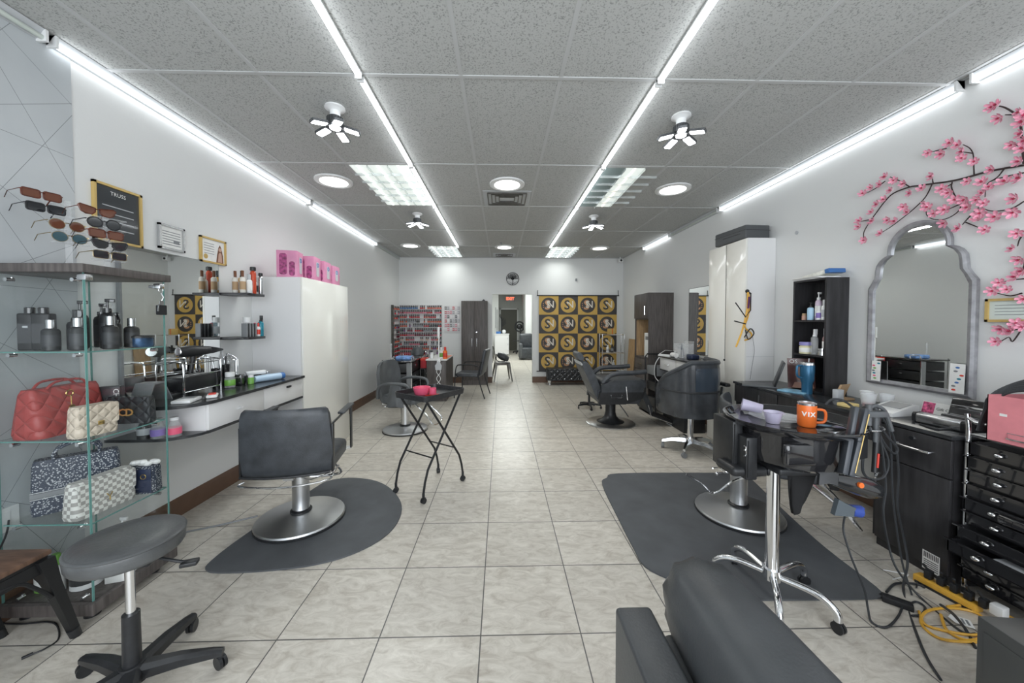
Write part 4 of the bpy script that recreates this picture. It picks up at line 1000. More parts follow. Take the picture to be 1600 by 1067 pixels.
# small sensors
G().prism(rrect(-.02, .02, -.03, .03, .006), -.03, 0, 'y').obj('motion_sensor', grey_m, **tg('small dark sensor on the back wall above the banner', 'sensor')).location = (1.765, YB-.016, 2.39)
t = T('security_camera', 'small white security camera in the far right ceiling corner', 'camera', (2.76, 8.2, HC-.12))
G().box(-.05, .05, -.03, .08, 0, .07, .01).obj('body', white_plastic, t); G().cyl((0, -.04, .035), (0, -.028, .035), .025, n=14).obj('lens', gloss_black, t); G().cyl((0, .04, .07), (0, .04, .119), .015).obj('mount', white_plastic, t)
G().lathe([(.022, -.001), (.02, -.012), (.008, -.02), (.008, -.035), (.014, -.04), (.001, -.04)], n=12).obj('sprinkler', grey_m, **tg('small sprinkler head beside the far middle round light', 'sprinkler')).location = (.0, 6.8, HC-.041)

# banner
ban_gold = pm('banner_gold', (.56, .36, .09), .55, noise=(3, .08)); ban_dark = pm('banner_charcoal', (.055, .050, .050), .55)
ban_cream = pm('banner_cream', (.72, .68, .60), .55); ban_copper = pm('banner_copper', (.55, .30, .16), .5)
bx0, bx1, bz0, bz1 = .885, 2.725, .275, 2.045
t = T('logo_banner', 'checkered gold and charcoal banner of round SN emblems on the back wall', 'banner', ((bx0+bx1)/2, YB-.03, bz0))
g = G(); W_, H_ = bx1-bx0, bz1-bz0; cw, chh = W_/4, H_/4
for r_ in range(4):
    for c in range(4):
        x, z = -W_/2+cw*c, H_-chh*(r_+1); dark = (r_+c) % 2 == 1
        g.mat(ban_dark if dark else ban_gold).box(x, x+cw, 0, .004, z, z+chh)
        cxx, cz = x+cw/2, z+chh/2
        ci = ban_gold if dark else ban_dark
        g.mat(ci).prism([(cxx+.178*math.cos(a), cz+.178*math.sin(a)) for a in [2*PI*i/40 for i in range(40)]], -.0012, 0, 'y')
        g.mat(ban_dark if dark else ban_copper).text('S', .31, TR(cxx-.030, -.0034 if dark else -.0018, cz-.005) @ RX(PI/2), 0, .005)
        g.mat(ban_cream).text('N', .23, TR(cxx+.045, -.0022, cz+.01) @ RX(PI/2), 0, .002)
        if not dark: g.text('S', .25, TR(cxx-.005, -.0026, cz+.01) @ RX(PI/2), 0, -.001)
        g.mat(ban_copper)
        for q in range(3): g.prism([(cxx-.125+.012*math.cos(a), cz-.05+.045*q+.012*math.sin(a)) for a in [2*PI*i/8 for i in range(8)]], -.0022, -.0012, 'y')
g.obj('fabric', None, t, smooth=False)
G().cyl((-W_/2-.05, -.002, H_+.005), (W_/2+.05, -.002, H_+.005), .012, n=12).obj('top_rod', dark_metal, t)
G().cyl((-W_/2-.05, -.002, -.005), (W_/2+.05, -.002, -.005), .012, n=12).obj('bottom_rod', dark_metal, t)
for s in (-1, 1): G().tube([(s*(W_/2+.035), -.004, H_+.01), (s*(W_/2+.03), 0, H_+.13)], .008, 6).obj('hanger', dark_metal, t)

# tufted bench
t = T('tufted_bench', 'low black tufted bench with crystal buttons and silver legs', 'bench', (1.60, 8.12, 0))
g = G(); L_, D_ = .56, .16
rs = []
for z, e in ((.11, .97), (.13, 1), (.30, 1), (.35, .99), (.372, .95), (.378, .85)): rs.append([V((x*1., y*e, z)) if abs(x) < L_*.8 else V((x*(.94+.06*e), y*e, z)) for x, y in rrect(-L_, L_, -D_, D_, .06, 6)])
g.ring(rs); g.obj('cushion', quilt('tufted_vinyl', (.025, .027, .03), 26, .9, .3), t, ang=60)
for r_ in range(3):
    for k in range(7 if r_ % 2 == 0 else 6):
        G().ball((-.48+.155*k+(.0775 if r_ % 2 else 0), -D_-.002, .15+.085*r_), .009, n=8).obj('crystal_button', chrome, t)
for sx in (-1, 1):
    for sy in (-1, 1):
        G().lathe([(.012, 0), (.022, .01), (.014, .03), (.02, .06), (.035, .09), (.045, .11)], c=(sx*.5, sy*.11, 0), n=14).obj('leg', chrome, t)

# chrome shelf rack
t = T('metal_shelf', 'three tier chrome wire shelf in front of the banner', 'shelf', (2.52, 8.05, 0))
for sx in (-1, 1):
    for sy in (-1, 1): G().cyl((sx*.25, sy*.12, 0), (sx*.25, sy*.12, 1.16), .010, n=10).obj('post', chrome, t)
for z in (.36, .73, 1.14):
    g = G().tube([(-.25, -.12, z), (.25, -.12, z), (.25, .12, z), (-.25, .12, z)], .008, 6, close=True)
    for k in range(9): g.tube([(-.22+.055*k, -.12, z), (-.22+.055*k, .12, z)], .003, 5)
    g.obj('tier', chrome, t)
t = T('gold_box', 'gold gift box with ribbon on top of the chrome shelf', 'box', (2.50, 8.05, 1.149), .3); G().box(-.07, .07, -.05, .05, 0, .13, .003).obj('box', gold_paint, t)
G().box(-.012, .012, -.052, .052, -.0, .132).obj('ribbon', orange_m, t, smooth=False)
bottle((2.42, 8.03, .739), .035, .17, white_plastic, white_plastic, 'white bottle on the middle tier of the chrome shelf', 'cap', 'bottles on the chrome shelf', lgrey_m)
bottle((2.52, 8.03, .739), .035, .18, gloss_black, black_plastic, 'black bottle on the middle tier of the chrome shelf', 'cap', 'bottles on the chrome shelf', grey_m)
bottle((2.55, 8.03, .369), .035, .20, lgrey_m, white_plastic, 'light grey bottle on the lowest tier of the chrome shelf', 'pump', 'bottles on the chrome shelf')
g = G(); g.M = TR(2.80, 7.7, 0) @ RY(.055); g.box(-.012, .012, -.17, .17, 0, 1.06, .002)
g.obj('wood_plank', ltwood, **tg('light wooden board leaning on the right wall beyond the brown cabinet', 'board'))

# guest chair
t = T('guest_chair', 'black padded guest chair with thin metal frame facing left', 'chair', (-.60, 6.9, 0), math.radians(80))
rs = []
for z, e in ((.40, .96), (.41, 1), (.45, 1), (.465, .95), (.47, .85)): rs.append([V((x*e, y*e, z)) for x, y in rrect(-.24, .24, -.23, .23, .05, 4)])
G().ring(rs).obj('seat', black_leather, t)
g = G(); g.M = TR(0, -.24, .44) @ RX(.20); g.box(-.22, .22, -.03, .03, .0, .48, .025); g.obj('backrest', black_leather, t)
for s in (-1, 1):
    G().tube([(s*.26, .24, 0), (s*.26, .22, .45), (s*.26, .19, .60), (s*.26, .12, .63), (s*.26, -.12, .63), (s*.26, -.22, .60)], .011, 8, smooth=3).obj('front_leg', dark_metal, t)
    G().tube([(s*.25, -.34, 0), (s*.25, -.22, .42), (s*.24, -.28, .70)], .011, 8, smooth=3).obj('rear_leg', dark_metal, t)
for q in (-.2, .2): G().tube([(-.25, q, .39), (.25, q, .39)], .01, 8).obj('seat_rail', dark_metal, t)

# manicure desk
t = T('manicure_desk', 'brown manicure desk with white top in front of the polish rack', 'desk', (-1.165, 6.88, 0))
G().box(-.175, .175, -.46, .46, 0, .735).obj('carcass', dark_wood, t, smooth=False)
G().box(-.19, .19, -.475, .475, .736, .757, .003).obj('desk_top', white_lam, t)
d = G().box(-.165, .165, -.478, -.461, .05, .725, .002).obj('door', dark_wood, t)
G().cyl((.09, -.50, .58), (.09, -.50, .68), .006, n=8).obj('handle', chrome, d)
G().box(.02, .18, -.3, .3, .7575, .76).obj('desk_pad', orange_m, t, smooth=False)
DT = .7575
bottle((-1.28, 6.6, DT), .035, .11, white_plastic, white_plastic, 'white jar on the manicure desk beside the red towels', 'cap', 'bottles on the manicure desk', None, capr=.9)
bottle((-1.10, 6.58, DT), .06, .21, white_plastic, white_plastic, 'wide white bottle with green label on the manicure desk', 'cap', 'bottles on the manicure desk', green_m, capr=.4)
bottle((-1.02, 6.50, DT), .04, .22, orange_m, red_m, 'orange bottle with red cap on the manicure desk', 'cap', 'bottles on the manicure desk', red_m)
t = T('desk_lamp', 'thin white lamp arm clamped to the manicure desk, twisted cord hanging', 'lamp', (-1.11, 6.36, .72))
G().box(-.03, .03, -.03, .03, 0, .06, .005).cyl((0, 0, .05), (0, 0, .55), .012, n=10).obj('arm', white_plastic, t)
G().box(-.02, .02, -.03, .01, .42, .62, .008).obj('head', white_plastic, t)
g = G()
for ph in (0, PI): g.tube([(.035*math.sin(k*.55+ph), -.03, .02-.022*k) for k in range(26)], .006, 6)
g.obj('cord', white_plastic, t)
G().prism([(-.05, -.14), (.05, -.14), (.06, -.06), (0, .02), (-.06, -.06)], -.05, -.03, 'y').obj('transformer', lgrey_m, t)
# black low stand with red towels
t = T('low_stand', 'low black open stand beside the manicure desk', 'stand', (-1.415, 6.62, 0))
for x in (-.045, .045):
    for y in (-.13, .13): G().box(x-.008, x+.008, y-.008, y+.008, 0, .57).obj('leg', black_plastic, t, smooth=False)
G().box(-.055, .055, -.15, .15, .57, .59, .003).box(-.045, .045, -.13, .13, .2, .212).obj('shelf', black_plastic, t, smooth=False)
towel_m = pm('red_towel', (.42, .04, .05), .9, noise=(25, .3), bump=(90, .5))
for k in range(5):
    rs = [[V((-1.415+(w-.016)*x, 6.62+y, .5905+.035*k+z)) for x, z in rrect(-1, 1, 0, .034, .012, 3)] for y, w in ((-.12, .066), (-.11, .072), (.11, .072), (.12, .066))]
    G().ring(rs).obj('towel', red_m if k == 4 else towel_m, **tg('%s folded red towel in the stack beside the manicure desk' % ('lowest', 'second', 'middle', 'fourth', 'bright topmost')[k], 'towel', 'folded red towels'))
# black drawer cart by the left wall
t = T('drawer_cart', 'black drawer cart with thin chrome frame along the left wall', 'cart', (-1.73, 6.58, 0))
G().box(-.25, .25, -.66, .66, .755, .785, .004).obj('top', gloss_black, t)
for x in (-.24, .24):
    for y in (-.64, 0, .64): G().cyl((x, y, .02), (x, y, .80), .009, n=8).obj('post', chrome, t)
for y in (-.62, .48): G().tube([(.24, y, .78), (.24, y, .84), (.24, y+.14, .84), (.24, y+.14, .78)], .007, 8, smooth=4).obj('rail_handle', chrome, t)
G().box(.16, .235, -.645, -.63, .05, .75).obj('side_panel', grey_m, t, smooth=False)
for k in range(4):
    z = .06+.175*k
    for (a, b_) in ((-.625, -.01), (.01, .63)):
        d = G().box(-.2, .235, a, b_, z, z+.15, .005).obj('drawer', black_plastic, t)
        G().box(.235, .245, (a+b_)/2-.03, (a+b_)/2+.03, z+.09, z+.105).obj('handle', chrome, d, smooth=False)
t = T('wipes_pack', 'blue and white pack lying on the black drawer cart', 'pack', (-1.66, 6.15, .7855)); G().box(-.13, .13, -.1, .1, 0, .065, .02).obj('pack', pm('pack_blue', (.18, .32, .62), .4, noise=(14, .5)), t)
t = T('clear_stand', 'clear acrylic pole stand on the left end of the drawer cart', 'stand', (-1.90, 6.2, .7855)); G().lathe([(.05, 0), (.05, .008), (.012, .02), (.012, .25), (.02, .27), (.001, .27)], n=16).obj('stand', acrylic, t)
t = T('nail_dryer', 'round black nail dryer at the back of the drawer cart', 'nail dryer', (-1.63, 6.98, .7855)); G().lathe([(.001, 0), (.12, 0), (.12, .08), (.08, .15), (.001, .17)], n=20).obj('shell', grey_leather, t)
# small red/white things under desk
# ---------- doorway ----------
t = T('bistro_chair', 'dark metal bistro chair in the doorway', 'chair', (.02, 8.72, 0), math.radians(-82))
G().prism(rrect(-.18, .18, -.18, .18, .05), .43, .45).obj('seat', gun_metal, t)
G().box(-.17, .17, -.17, -.16, .39, .43).box(-.17, .17, .16, .17, .39, .43).box(-.17, -.16, -.17, .17, .39, .43).box(.16, .17, -.17, .17, .39, .43).obj('apron', gun_metal, t, smooth=False)
for sx in (-1, 1):
    for sy in (-1, 1):
        G().ring([[V((sx*(.15+.07*u)+a*w, sy*(.15+.07*u)+b_*w, .44*(1-u))) for a, b_ in ((-1, -1), (1, -1), (1, 1), (-1, 1))] for u, w in ((0, .026), (.4, .019), (1, .013))]).obj('leg', gun_metal, t)
G().tube([(-.17, -.17, .44), (-.19, -.20, .65), (-.15, -.23, .82), (0, -.24, .86), (.15, -.23, .82), (.19, -.20, .65), (.17, -.17, .44)], .011, 8, smooth=4).obj('back_hoop', gun_metal, t)
G().box(-.045, .045, -.235, -.225, .44, .85).obj('back_slat', gun_metal, t, smooth=False)
t = T('backpack', 'dark backpack lying tilted on the bistro chair', 'backpack', (.04, 8.70, .452), 0)
rs = []
for k in range(9):
    u = k/8; w = math.sin(PI*min(.97, max(.03, .1+.8*u)))**.5
    c = V((-.13+.27*u, -.02, .19-.12*u)); rs.append([c+V((.05*w*math.cos(a)*.6, .13*w*math.sin(a), .085*w*math.cos(a))) for a in [2*PI*i/16 for i in range(16)]])
G().ring(rs).obj('body', black_leather, t)
G().ball((.02, -.10, .12), .06, (1.2, .5, .7)).obj('front_pocket', grey_leather, t)
G().tube([(-.15, -.03, .20), (-.16, -.09, .08), (-.10, -.13, .03), (.05, -.14, .03)], .01, 8, smooth=4).obj('strap', black_plastic, t)
# back room furniture
t = T('dresser', 'white dresser in the back room seen through the doorway', 'dresser', (.03, 15.6, 0))
G().box(-.3, .3, -.3, .3, .04, .89).obj('carcass', white_lam, t, smooth=False); G().box(-.32, .32, -.32, .32, .891, .92).obj('top', white_lam, t, smooth=False)
for k in range(3): G().cyl((.25, -.335, .25+.25*k), (.25, -.30, .25+.25*k), .02, n=10).obj('knob', chrome, t)
G().box(-.2, .0, -.2, .0, 0, .1, .01).obj('folded_cloth', blue_m, **tg('blue cloth pile on the white dresser', 'cloth')).location = (-.12, 15.55, .9205)
G().ball((0, 0, .09), .09).obj('white_bowl', white_plastic, **tg('round white bowl on the white dresser', 'bowl')).location = (.12, 15.5, .9205)
t = T('coat_stand', 'dark branching coat stand behind the white dresser', 'coat stand', (.02, 16.3-.45, .9205))
g = G().cyl((0, 0, 0), (0, 0, .7), .03)
random.seed(2)
for k in range(8): a = random.uniform(0, 6.28); g.tube([(0, 0, .3+.05*k), (.2*math.cos(a), .08*math.sin(a), .45+.06*k)], .015, 6)
g.obj('branches', black_plastic, t)
t = T('hooded_dryer', 'black hooded hair dryer on a stand in the back room', 'hair dryer', (.88, 16.2, 0))
G().cyl((0, 0, .12), (0, 0, 1.1), .035).cyl((0, 0, .4), (0, 0, .8), .05).obj('pole', black_plastic, t)
g = G()
for k in range(5): a = 2*PI*k/5+.3; g.tube([(0, 0, .14), (.34*math.cos(a), .34*math.sin(a), .07)], .025, 8); g.ball((.34*math.cos(a), .34*math.sin(a), .035), .035)
g.obj('star_base', black_plastic, t)
G().tube([(.20*math.cos(a)-.05, -.05, 1.22+.22*math.sin(a)) for a in [k*PI/10 for k in range(20)]], .035, 8, close=True).ball((-.05, -.02, 1.22), .13, (1, .5, 1)).obj('hood', black_plastic, t)
G().box(.08, .35, -.1, .1, 1.05, 1.35, .02).obj('motor_box', black_plastic, t)
G().box(-.35, .1, -.1, .1, .55, .58, .01).obj('side_tray', black_plastic, t)
t = T('armchair', 'black padded armchair in the back room', 'armchair', (.95, 13.7, 0))
G().box(-.26, .28, -.35, .35, .05, .45, .04).obj('base_cushion', black_leather, t); G().box(-.24, .28, .1, .38, .40, .98, .08).obj('backrest', black_leather, t)
G().box(-.28, -.14, -.36, .3, .05, .62, .05).obj('armrest', grey_leather, t)
exit_m = pm('exit_red', (.9, .12, .05), .5, emit=1.2, ecol=(1, .16, .08))
t = T('exit_sign', 'red lit exit sign in the back room', 'sign', (.45, 17.9, 2.46))
G().box(-.21, .21, -.02, .08, 0, .26, .005).obj('case', lgrey_m, t); G().text('EXIT', .2, TR(0, -.022, .13) @ RX(PI/2), .001, .006).obj('lettering', exit_m, t)
G().box(-2.5, -.12, 16.4, 17.98, 0, 3).obj('wall_back_room_partition', white_paint, smooth=False, **ST)
G().box(1.03, 1.25, 15, 17.98, 0, 3).obj('wall_back_room_pier', white_paint, smooth=False, **ST)
for x, z in ((-.25, 1.75), (-.18, 1.65)): G().box(x-.012, x+.012, 16.37, 16.4, z-.6, z+.35).obj('hanging_strip', grey_m, **tg('dark vertical strip on the back room partition, %s' % ('left' if x < -.2 else 'right'), 'strip'))

# ================= RIGHT FAR STATION =================
t = T('tower_cabinet', 'tall dark brown cabinet with open niche on the right wall', 'cabinet', (2.67, 6.19, 0))
cw0, cw1, cy_ = -.21, .21, .30
g = G().box(cw0, cw1-.001, -cy_, -cy_+.018, 0, 1.92).box(cw0, cw1-.001, cy_-.018, cy_, 0, 1.92).box(cw0, cw1-.001, -cy_+.018, cy_-.018, 1.90, 1.92).box(cw0, cw1-.001, -cy_+.018, cy_-.018, 1.47, 1.488).box(cw0, cw1-.001, -cy_+.018, cy_-.018, .80, .82).box(cw0+.02, cw1-.001, -cy_+.018, cy_-.018, 0, .80)
g.obj('carcass', dark_wood, t, smooth=False)
G().box(cw1-.02, cw1-.012, -cy_+.018, cy_-.018, .82, 1.47).box(cw0+.02, cw1-.02, cy_-.026, cy_-.018, .82, 1.47).obj('niche_lining', ltwood, t, smooth=False)
d = G().box(cw0-.018, cw0, -cy_, cy_, 1.49, 1.915, .002).obj('door', dark_wood, t)
G().cyl((cw0-.04, -.22, 1.55), (cw0-.04, -.22, 1.7), .007, n=8).box(cw0-.04, cw0-.018, -.224, -.216, 1.56, 1.57).box(cw0-.04, cw0-.018, -.224, -.216, 1.68, 1.69).obj('handle', chrome, d)
d = G().box(cw0, cw0+.02, -cy_+.02, cy_-.02, .60, .79, .002).obj('drawer', dark_wood, t); G().cyl((cw0-.022, -.09, .70), (cw0-.022, .09, .70), .007, n=8).obj('handle', chrome, d)
d = G().box(cw0, cw0+.02, -cy_+.02, cy_-.02, .05, .59, .002).obj('door', dark_wood, t); G().cyl((cw0-.022, -.2, .35), (cw0-.022, -.2, .52), .007, n=8).obj('handle', chrome, d)
t = T('towel_box', 'white dispenser box with dark print in the niche of the brown cabinet', 'box', (2.62, 6.10, .8205)); G().box(-.1, .1, -.11, .11, 0, .42, .004).obj('box', paper, t); G().box(-.102, -.1, -.06, .06, .3, .36).obj('print', grey_m, t, smooth=False)
bottle((2.60, 6.10, 1.241), .03, .14, plastic_clear, white_plastic, 'small clear bottle on the white box in the niche', 'cap')
# counter
t = T('styling_counter', 'small wall counter with black top and white drawers on the right wall', 'counter', (2.65, 4.92, 0))
G().box(-.24, .229, -.50, .48, .897, .918, .002).obj('countertop', counter_m, t)
G().box(-.22, .229, -.49, .47, .70, .715).obj('lower_shelf', counter_m, t, smooth=False)
G().box(-.2, .229, -.49, .47, .715, .897).obj('carcass', white_lam, t, smooth=False)
for k in range(2):
    d = G().box(-.22, -.201, -.485+.48*k, -.01+.47*k, .72, .893, .002).obj('drawer', white_lam, t); G().tube([(-.222, -.3+.47*k, .81), (-.238, -.29+.47*k, .80), (-.238, -.20+.47*k, .80), (-.222, -.19+.47*k, .81)], .005, 6).obj('handle', chrome, d)
t = T('wall_mirror', 'frameless mirror on the right wall above the small counter', 'mirror', (XR-.001, 4.90, .95))
G().box(-.006, 0, -.48, .49, 0, .98).obj('glass', mirror_m, t, smooth=False); G().box(-.008, 0, .49, .495, 0, .98).box(-.008, 0, -.48, .495, .98, .985).obj('edge_strip', dark_metal, t, smooth=False)
t = T('payment_terminal', 'white tablet terminal with dark screen on the far right counter', 'terminal', (2.50, 5.28, .9185), .5)
g = G(); g.prism([(-.09, 0), (.09, 0), (.09, .075), (.07, .08), (-.09, .02)], -.10, .10, 'y'); g.obj('case', white_plastic, t)
g = G(); g.M = TR(0, 0, .052) @ RY(-.36); g.box(-.065, .06, -.08, .08, 0, .004); g.obj('screen', gloss_black, t)
t = T('acrylic_organizer', 'clear acrylic organizer of brushes on the far right counter', 'organizer', (2.62, 5.05, .9185))
G().box(-.08, .08, -.13, .13, 0, .006).box(-.08, -.074, -.13, .13, 0, .12).box(.074, .08, -.13, .13, 0, .24).box(-.08, .08, -.13, -.124, 0, .2).box(-.08, .08, .124, .13, 0, .2).box(-.08, .08, -.003, .003, 0, .16).obj('tray', acrylic, t, smooth=False)
random.seed(9)
for k in range(7):
    x, y = random.uniform(-.05, .05), random.uniform(-.10, .10); G().tube([(x, y, .006), (x+random.uniform(-.02, .02), y+random.uniform(-.02, .02), random.uniform(.12, .22))], .006, 6).obj('brush', (white_plastic, steel, navy_m, lgrey_m)[k % 4], t)
t = T('foil_roll', 'white roll lying beside the payment terminal', 'roll', (2.49, 5.06, .9185)); G().cyl((0, -.06, .035), (0, .06, .035), .035).obj('roll', paper, t)
t = T('navy_pouch', 'small navy pouch beside the acrylic organizer', 'pouch', (2.62, 4.80, .9185)); G().box(-.06, .06, -.07, .07, 0, .07, .02).obj('pouch', navy_m, t)
# under-counter: dark shelf, boxes, bin
t = T('hanging_rack', 'black metal rack of dark bins beside the brown cabinet', 'rack', (2.60, 5.66, 0))
for y in (-.2, .2): G().tube([(-.2, y, 0), (-.2, y, .86), (-.17, y, .90), (.15, y, .90), (.18, y, .86), (.18, y, 0)], .012, 8).obj('frame', dark_metal, t)
for z in (.08, .33, .58): G().box(-.18, .16, -.19, .19, z, z+.14, .01).obj('bin', (black_plastic, grey_m, black_plastic)[int(z*3) % 3], t)
t = T('floor_box', 'black box with white label under the far right counter', 'box', (2.48, 4.78, 0)); G().box(-.14, .14, -.30, .30, 0, .33, .008).obj('box', black_plastic, t); G().box(-.09, -.02, -.302, -.30, .12, .24).obj('label', paper, t, smooth=False)
t = T('white_canister', 'white round canister on the black box under the counter', 'canister', (2.46, 4.95, .3305)); G().lathe([(.001, 0), (.07, 0), (.075, .02), (.075, .15), (.05, .18), (.001, .19)], n=20).obj('body', white_plastic, t)
pts = [V((2.38, 5.3, .90)), V((2.34, 5.35, .78)), V((2.36, 5.4, .6)), V((2.40, 5.3, .5)), V((2.36, 5.2, .45)), V((2.34, 5.1, .5))]
G().tube(pts, .006, 6, smooth=6).obj('hanging_cable', white_plastic, **tg('white cord hanging in loops from the far right counter', 'cord'))
# white locker
t = T('tall_cabinet', 'very tall glossy white cabinet on the right wall under the black case', 'cabinet', (2.72, 4.015, 0))
G().box(-.14, .158, -.33, .33, 0, 2.31).obj('carcass', white_lam, t, smooth=False)
G().box(-.158, -.1405, -.33, -.005, .01, 2.305, .001).box(-.158, -.1405, .005, .33, .01, 2.305, .001).obj('door', white_gloss, t)
G().box(-.159, -.157, -.002, .002, 1.0, 2.3).ball((-.162, 0, .995), .012).obj('latch_line', dark_metal, t)
G().box(-.141, .158, -.331, -.33, 1.06, 1.064).box(-.1415, .158, -.3305, -.33, 0, .01).obj('seam', lgrey_m, t, smooth=False)
t = T('equipment_case', 'dark grey rectangular case on the very tall white cabinet', 'case', (2.70, 3.96, 2.3105), .08)
G().box(-.15, .13, -.24, .24, 0, .145, .014).obj('case', pm('case_charcoal', (.075, .08, .085), .45), t); G().box(-.152, -.149, -.16, .1, .06, .068).obj('slot', black_plastic, t, smooth=False); G().box(-.152, .132, -.241, .241, .09, .094).obj('lid_seam', black_plastic, t, smooth=False)
# belts hung on the locker corner
t = T('hanging_straps', 'yellow and black straps and chains hanging from a hook on the white cabinet corner', 'straps', (2.56, 3.66, 1.33))
G().ball((0, -.005, .42), .02).ball((.02, -.005, .40), .014).obj('hook', dark_metal, t)
G().tube([(0, -.015, .41), (-.005, -.02, .25), (-.03, -.02, .12), (-.06, -.02, .0), (-.12, -.02, -.16)], .009, 6, smooth=4).tube([(0, -.015, .41), (.02, -.02, .3), (.0, -.02, .15), (-.03, -.02, .05), (.04, -.02, -.02), (.03, -.02, -.07), (-.03, -.02, -.09)], .008, 6, smooth=4).obj('yellow_strap', yellow_m, t)
G().tube([(.02, -.03, .40), (.02, -.03, .22), (-.03, -.03, .15), (-.14, -.03, .30)], .006, 6).tube([(-.03, -.03, .08), (-.15, -.03, .11)], .006, 6).tube([(-.03, -.03, .02), (-.0, -.03, -.08), (.06, -.03, -.02), (.02, -.03, .03), (-.04, -.03, -.06)], .006, 6, smooth=4).obj('black_strap', black_plastic, t)
G().prism([(-.02, .24), (.0, .24), (.01, .36), (-.01, .36)], -.04, -.035, 'y').obj('tag', pm('plum_tag', (.12, .04, .12), .5), t)
G().tube([(.06, -.012, -.05), (.08, -.012, -.2), (.06, -.012, -.35), (.04, -.012, -.5)], .0015, 5, smooth=4).obj('thread', black_plastic, t)

# ---------- barber chair ----------
t = T('barber_chair', 'black reclined barber chair facing right on a round chrome base', 'barber chair', (1.545, 4.98, 0), -PI/2)
G().lathe([(.001, 0), (.33, 0), (.335, .012), (.32, .022), (.001, .03)], n=48).obj('base_disc', disc_steel, t)
G().lathe([(.19, .028), (.13, .05), (.085, .10), (.07, .16), (.07, .34), (.001, .34)], n=32).obj('column', black_plastic, t)
W2 = .27
G().prism([(-.22, .33), (.30, .33), (.34, .40), (.36, .52), (-.25, .52), (-.26, .40)], -W2, W2, 'x').obj('seat_frame', black_leather, t, ang=25)
rs = []
for x, e in ((-W2+.0, .9), (-W2+.03, 1), (W2-.03, 1), (W2, .9)): rs.append([V((x, y, .60+(z-.60)*e)) for y, z in rrect(-.2, .40, .53, .66, .05, 4)])
G().ring(rs).obj('seat', black_leather, t)
def slab(pts, th, w, r=.03):
    """pad following a side profile (y,z) with thickness"""
    P = [V((0, y, z)) for y, z in pts]; P = spline(P, 4); ring = []
    n = len(P); up = []; dn = []
    for k in range(n):
        tt = (P[min(k+1, n-1)]-P[max(k-1, 0)]).normalized(); nn = V((0, -tt.z, tt.y)); e = math.sin(PI*min(1, .12+min(k, n-1-k)/3.)/2) if min(k, n-1-k) < 3 else 1
        up.append(P[k]+nn*th/2*e); dn.append(P[k]-nn*th/2*e)
    prof = up+dn[::-1]; c = sum(prof, V((0, 0, 0)))/len(prof)
    return [[V((x, c.y+(q.y-c.y)*s, c.z+(q.z-c.z)*s)) for q in prof] for x, s in ((-w, .96), (-w+.02, 1), (w-.02, 1), (w, .96))]
G().ring(slab([(-.20, .38), (-.27, .55), (-.36, .75), (-.44, .90)], .11, .25)).obj('backrest', black_leather, t, ang=50)
G().ring(slab([(-.235, .42), (-.30, .56), (-.395, .75), (-.475, .89)], .02, .235)).obj('back_shell', lgrey_m, t, ang=50)
G().ring(slab([(-.43, .90), (-.47, .97), (-.51, .99)], .08, .15)).obj('headrest', black_leather, t, ang=50)
for s in (-1, 1):
    x0, x1 = s*(W2+.005), s*(W2+.065)
    a = G().prism([(-.22, .50), (.33, .50), (.36, .62), (.30, .66), (-.05, .66), (-.22, .60)], min(x0, x1), max(x0, x1), 'x').obj('side_panel', black_leather, t, ang=25)
    G().prism([(-.26, .34), (.10, .34), (.33, .42), (.35, .50), (-.24, .50)], min(x0, x1), max(x0, x1), 'x').obj('side_skirt', black_plastic, t, ang=25)
    G().tube([(s*.30, -.20, .62), (s*.31, -.10, .72), (s*.31, .02, .75), (s*.31, .20, .755), (s*.31, .38, .77)], .032, 10, smooth=4).obj('armrest', black_leather, t)
    G().tube([(s*.345, .10, .58), (s*.345, .12, .40)], .008, 8).obj('arm_strut', chrome, t)
    G().tube([(s*.34, -.10, .47), (s*.345, -.09, .43), (s*.345, .04, .43), (s*.34, .05, .47)], .006, 6).obj('side_bar', chrome, t)
G().ring(slab([(.36, .52), (.42, .40), (.48, .26), (.50, .18)], .07, .2)).obj('leg_pad', black_leather, t, ang=50)
G().prism([(.48, .16), (.52, .185), (.82, .07), (.80, .045)], -.2, .2, 'x').obj('footplate', dark_metal, t)
G().tube([(-.19, .46, .30), (-.19, .50, .15), (-.19, .80, .04)], .012, 8).tube([(.19, .46, .30), (.19, .50, .15), (.19, .80, .04)], .012, 8).obj('foot_frame', steel, t)
G().tube([(.2, .05, .33), (.26, .12, .22), (.27, .16, .16)], .007, 8).obj('pump_lever', dark_metal, t)
# rolling stool behind (same kind as the foreground stool, smaller)
stool0 = [o for o in SC.objects if o.name == 'round_stool'][0]
dup(stool0, (1.46, 5.86, 0), .9, 'small black rolling stool behind the barber chair back', 'round stools', (.70, .70, .82)); stool0['group'] = 'round stools'

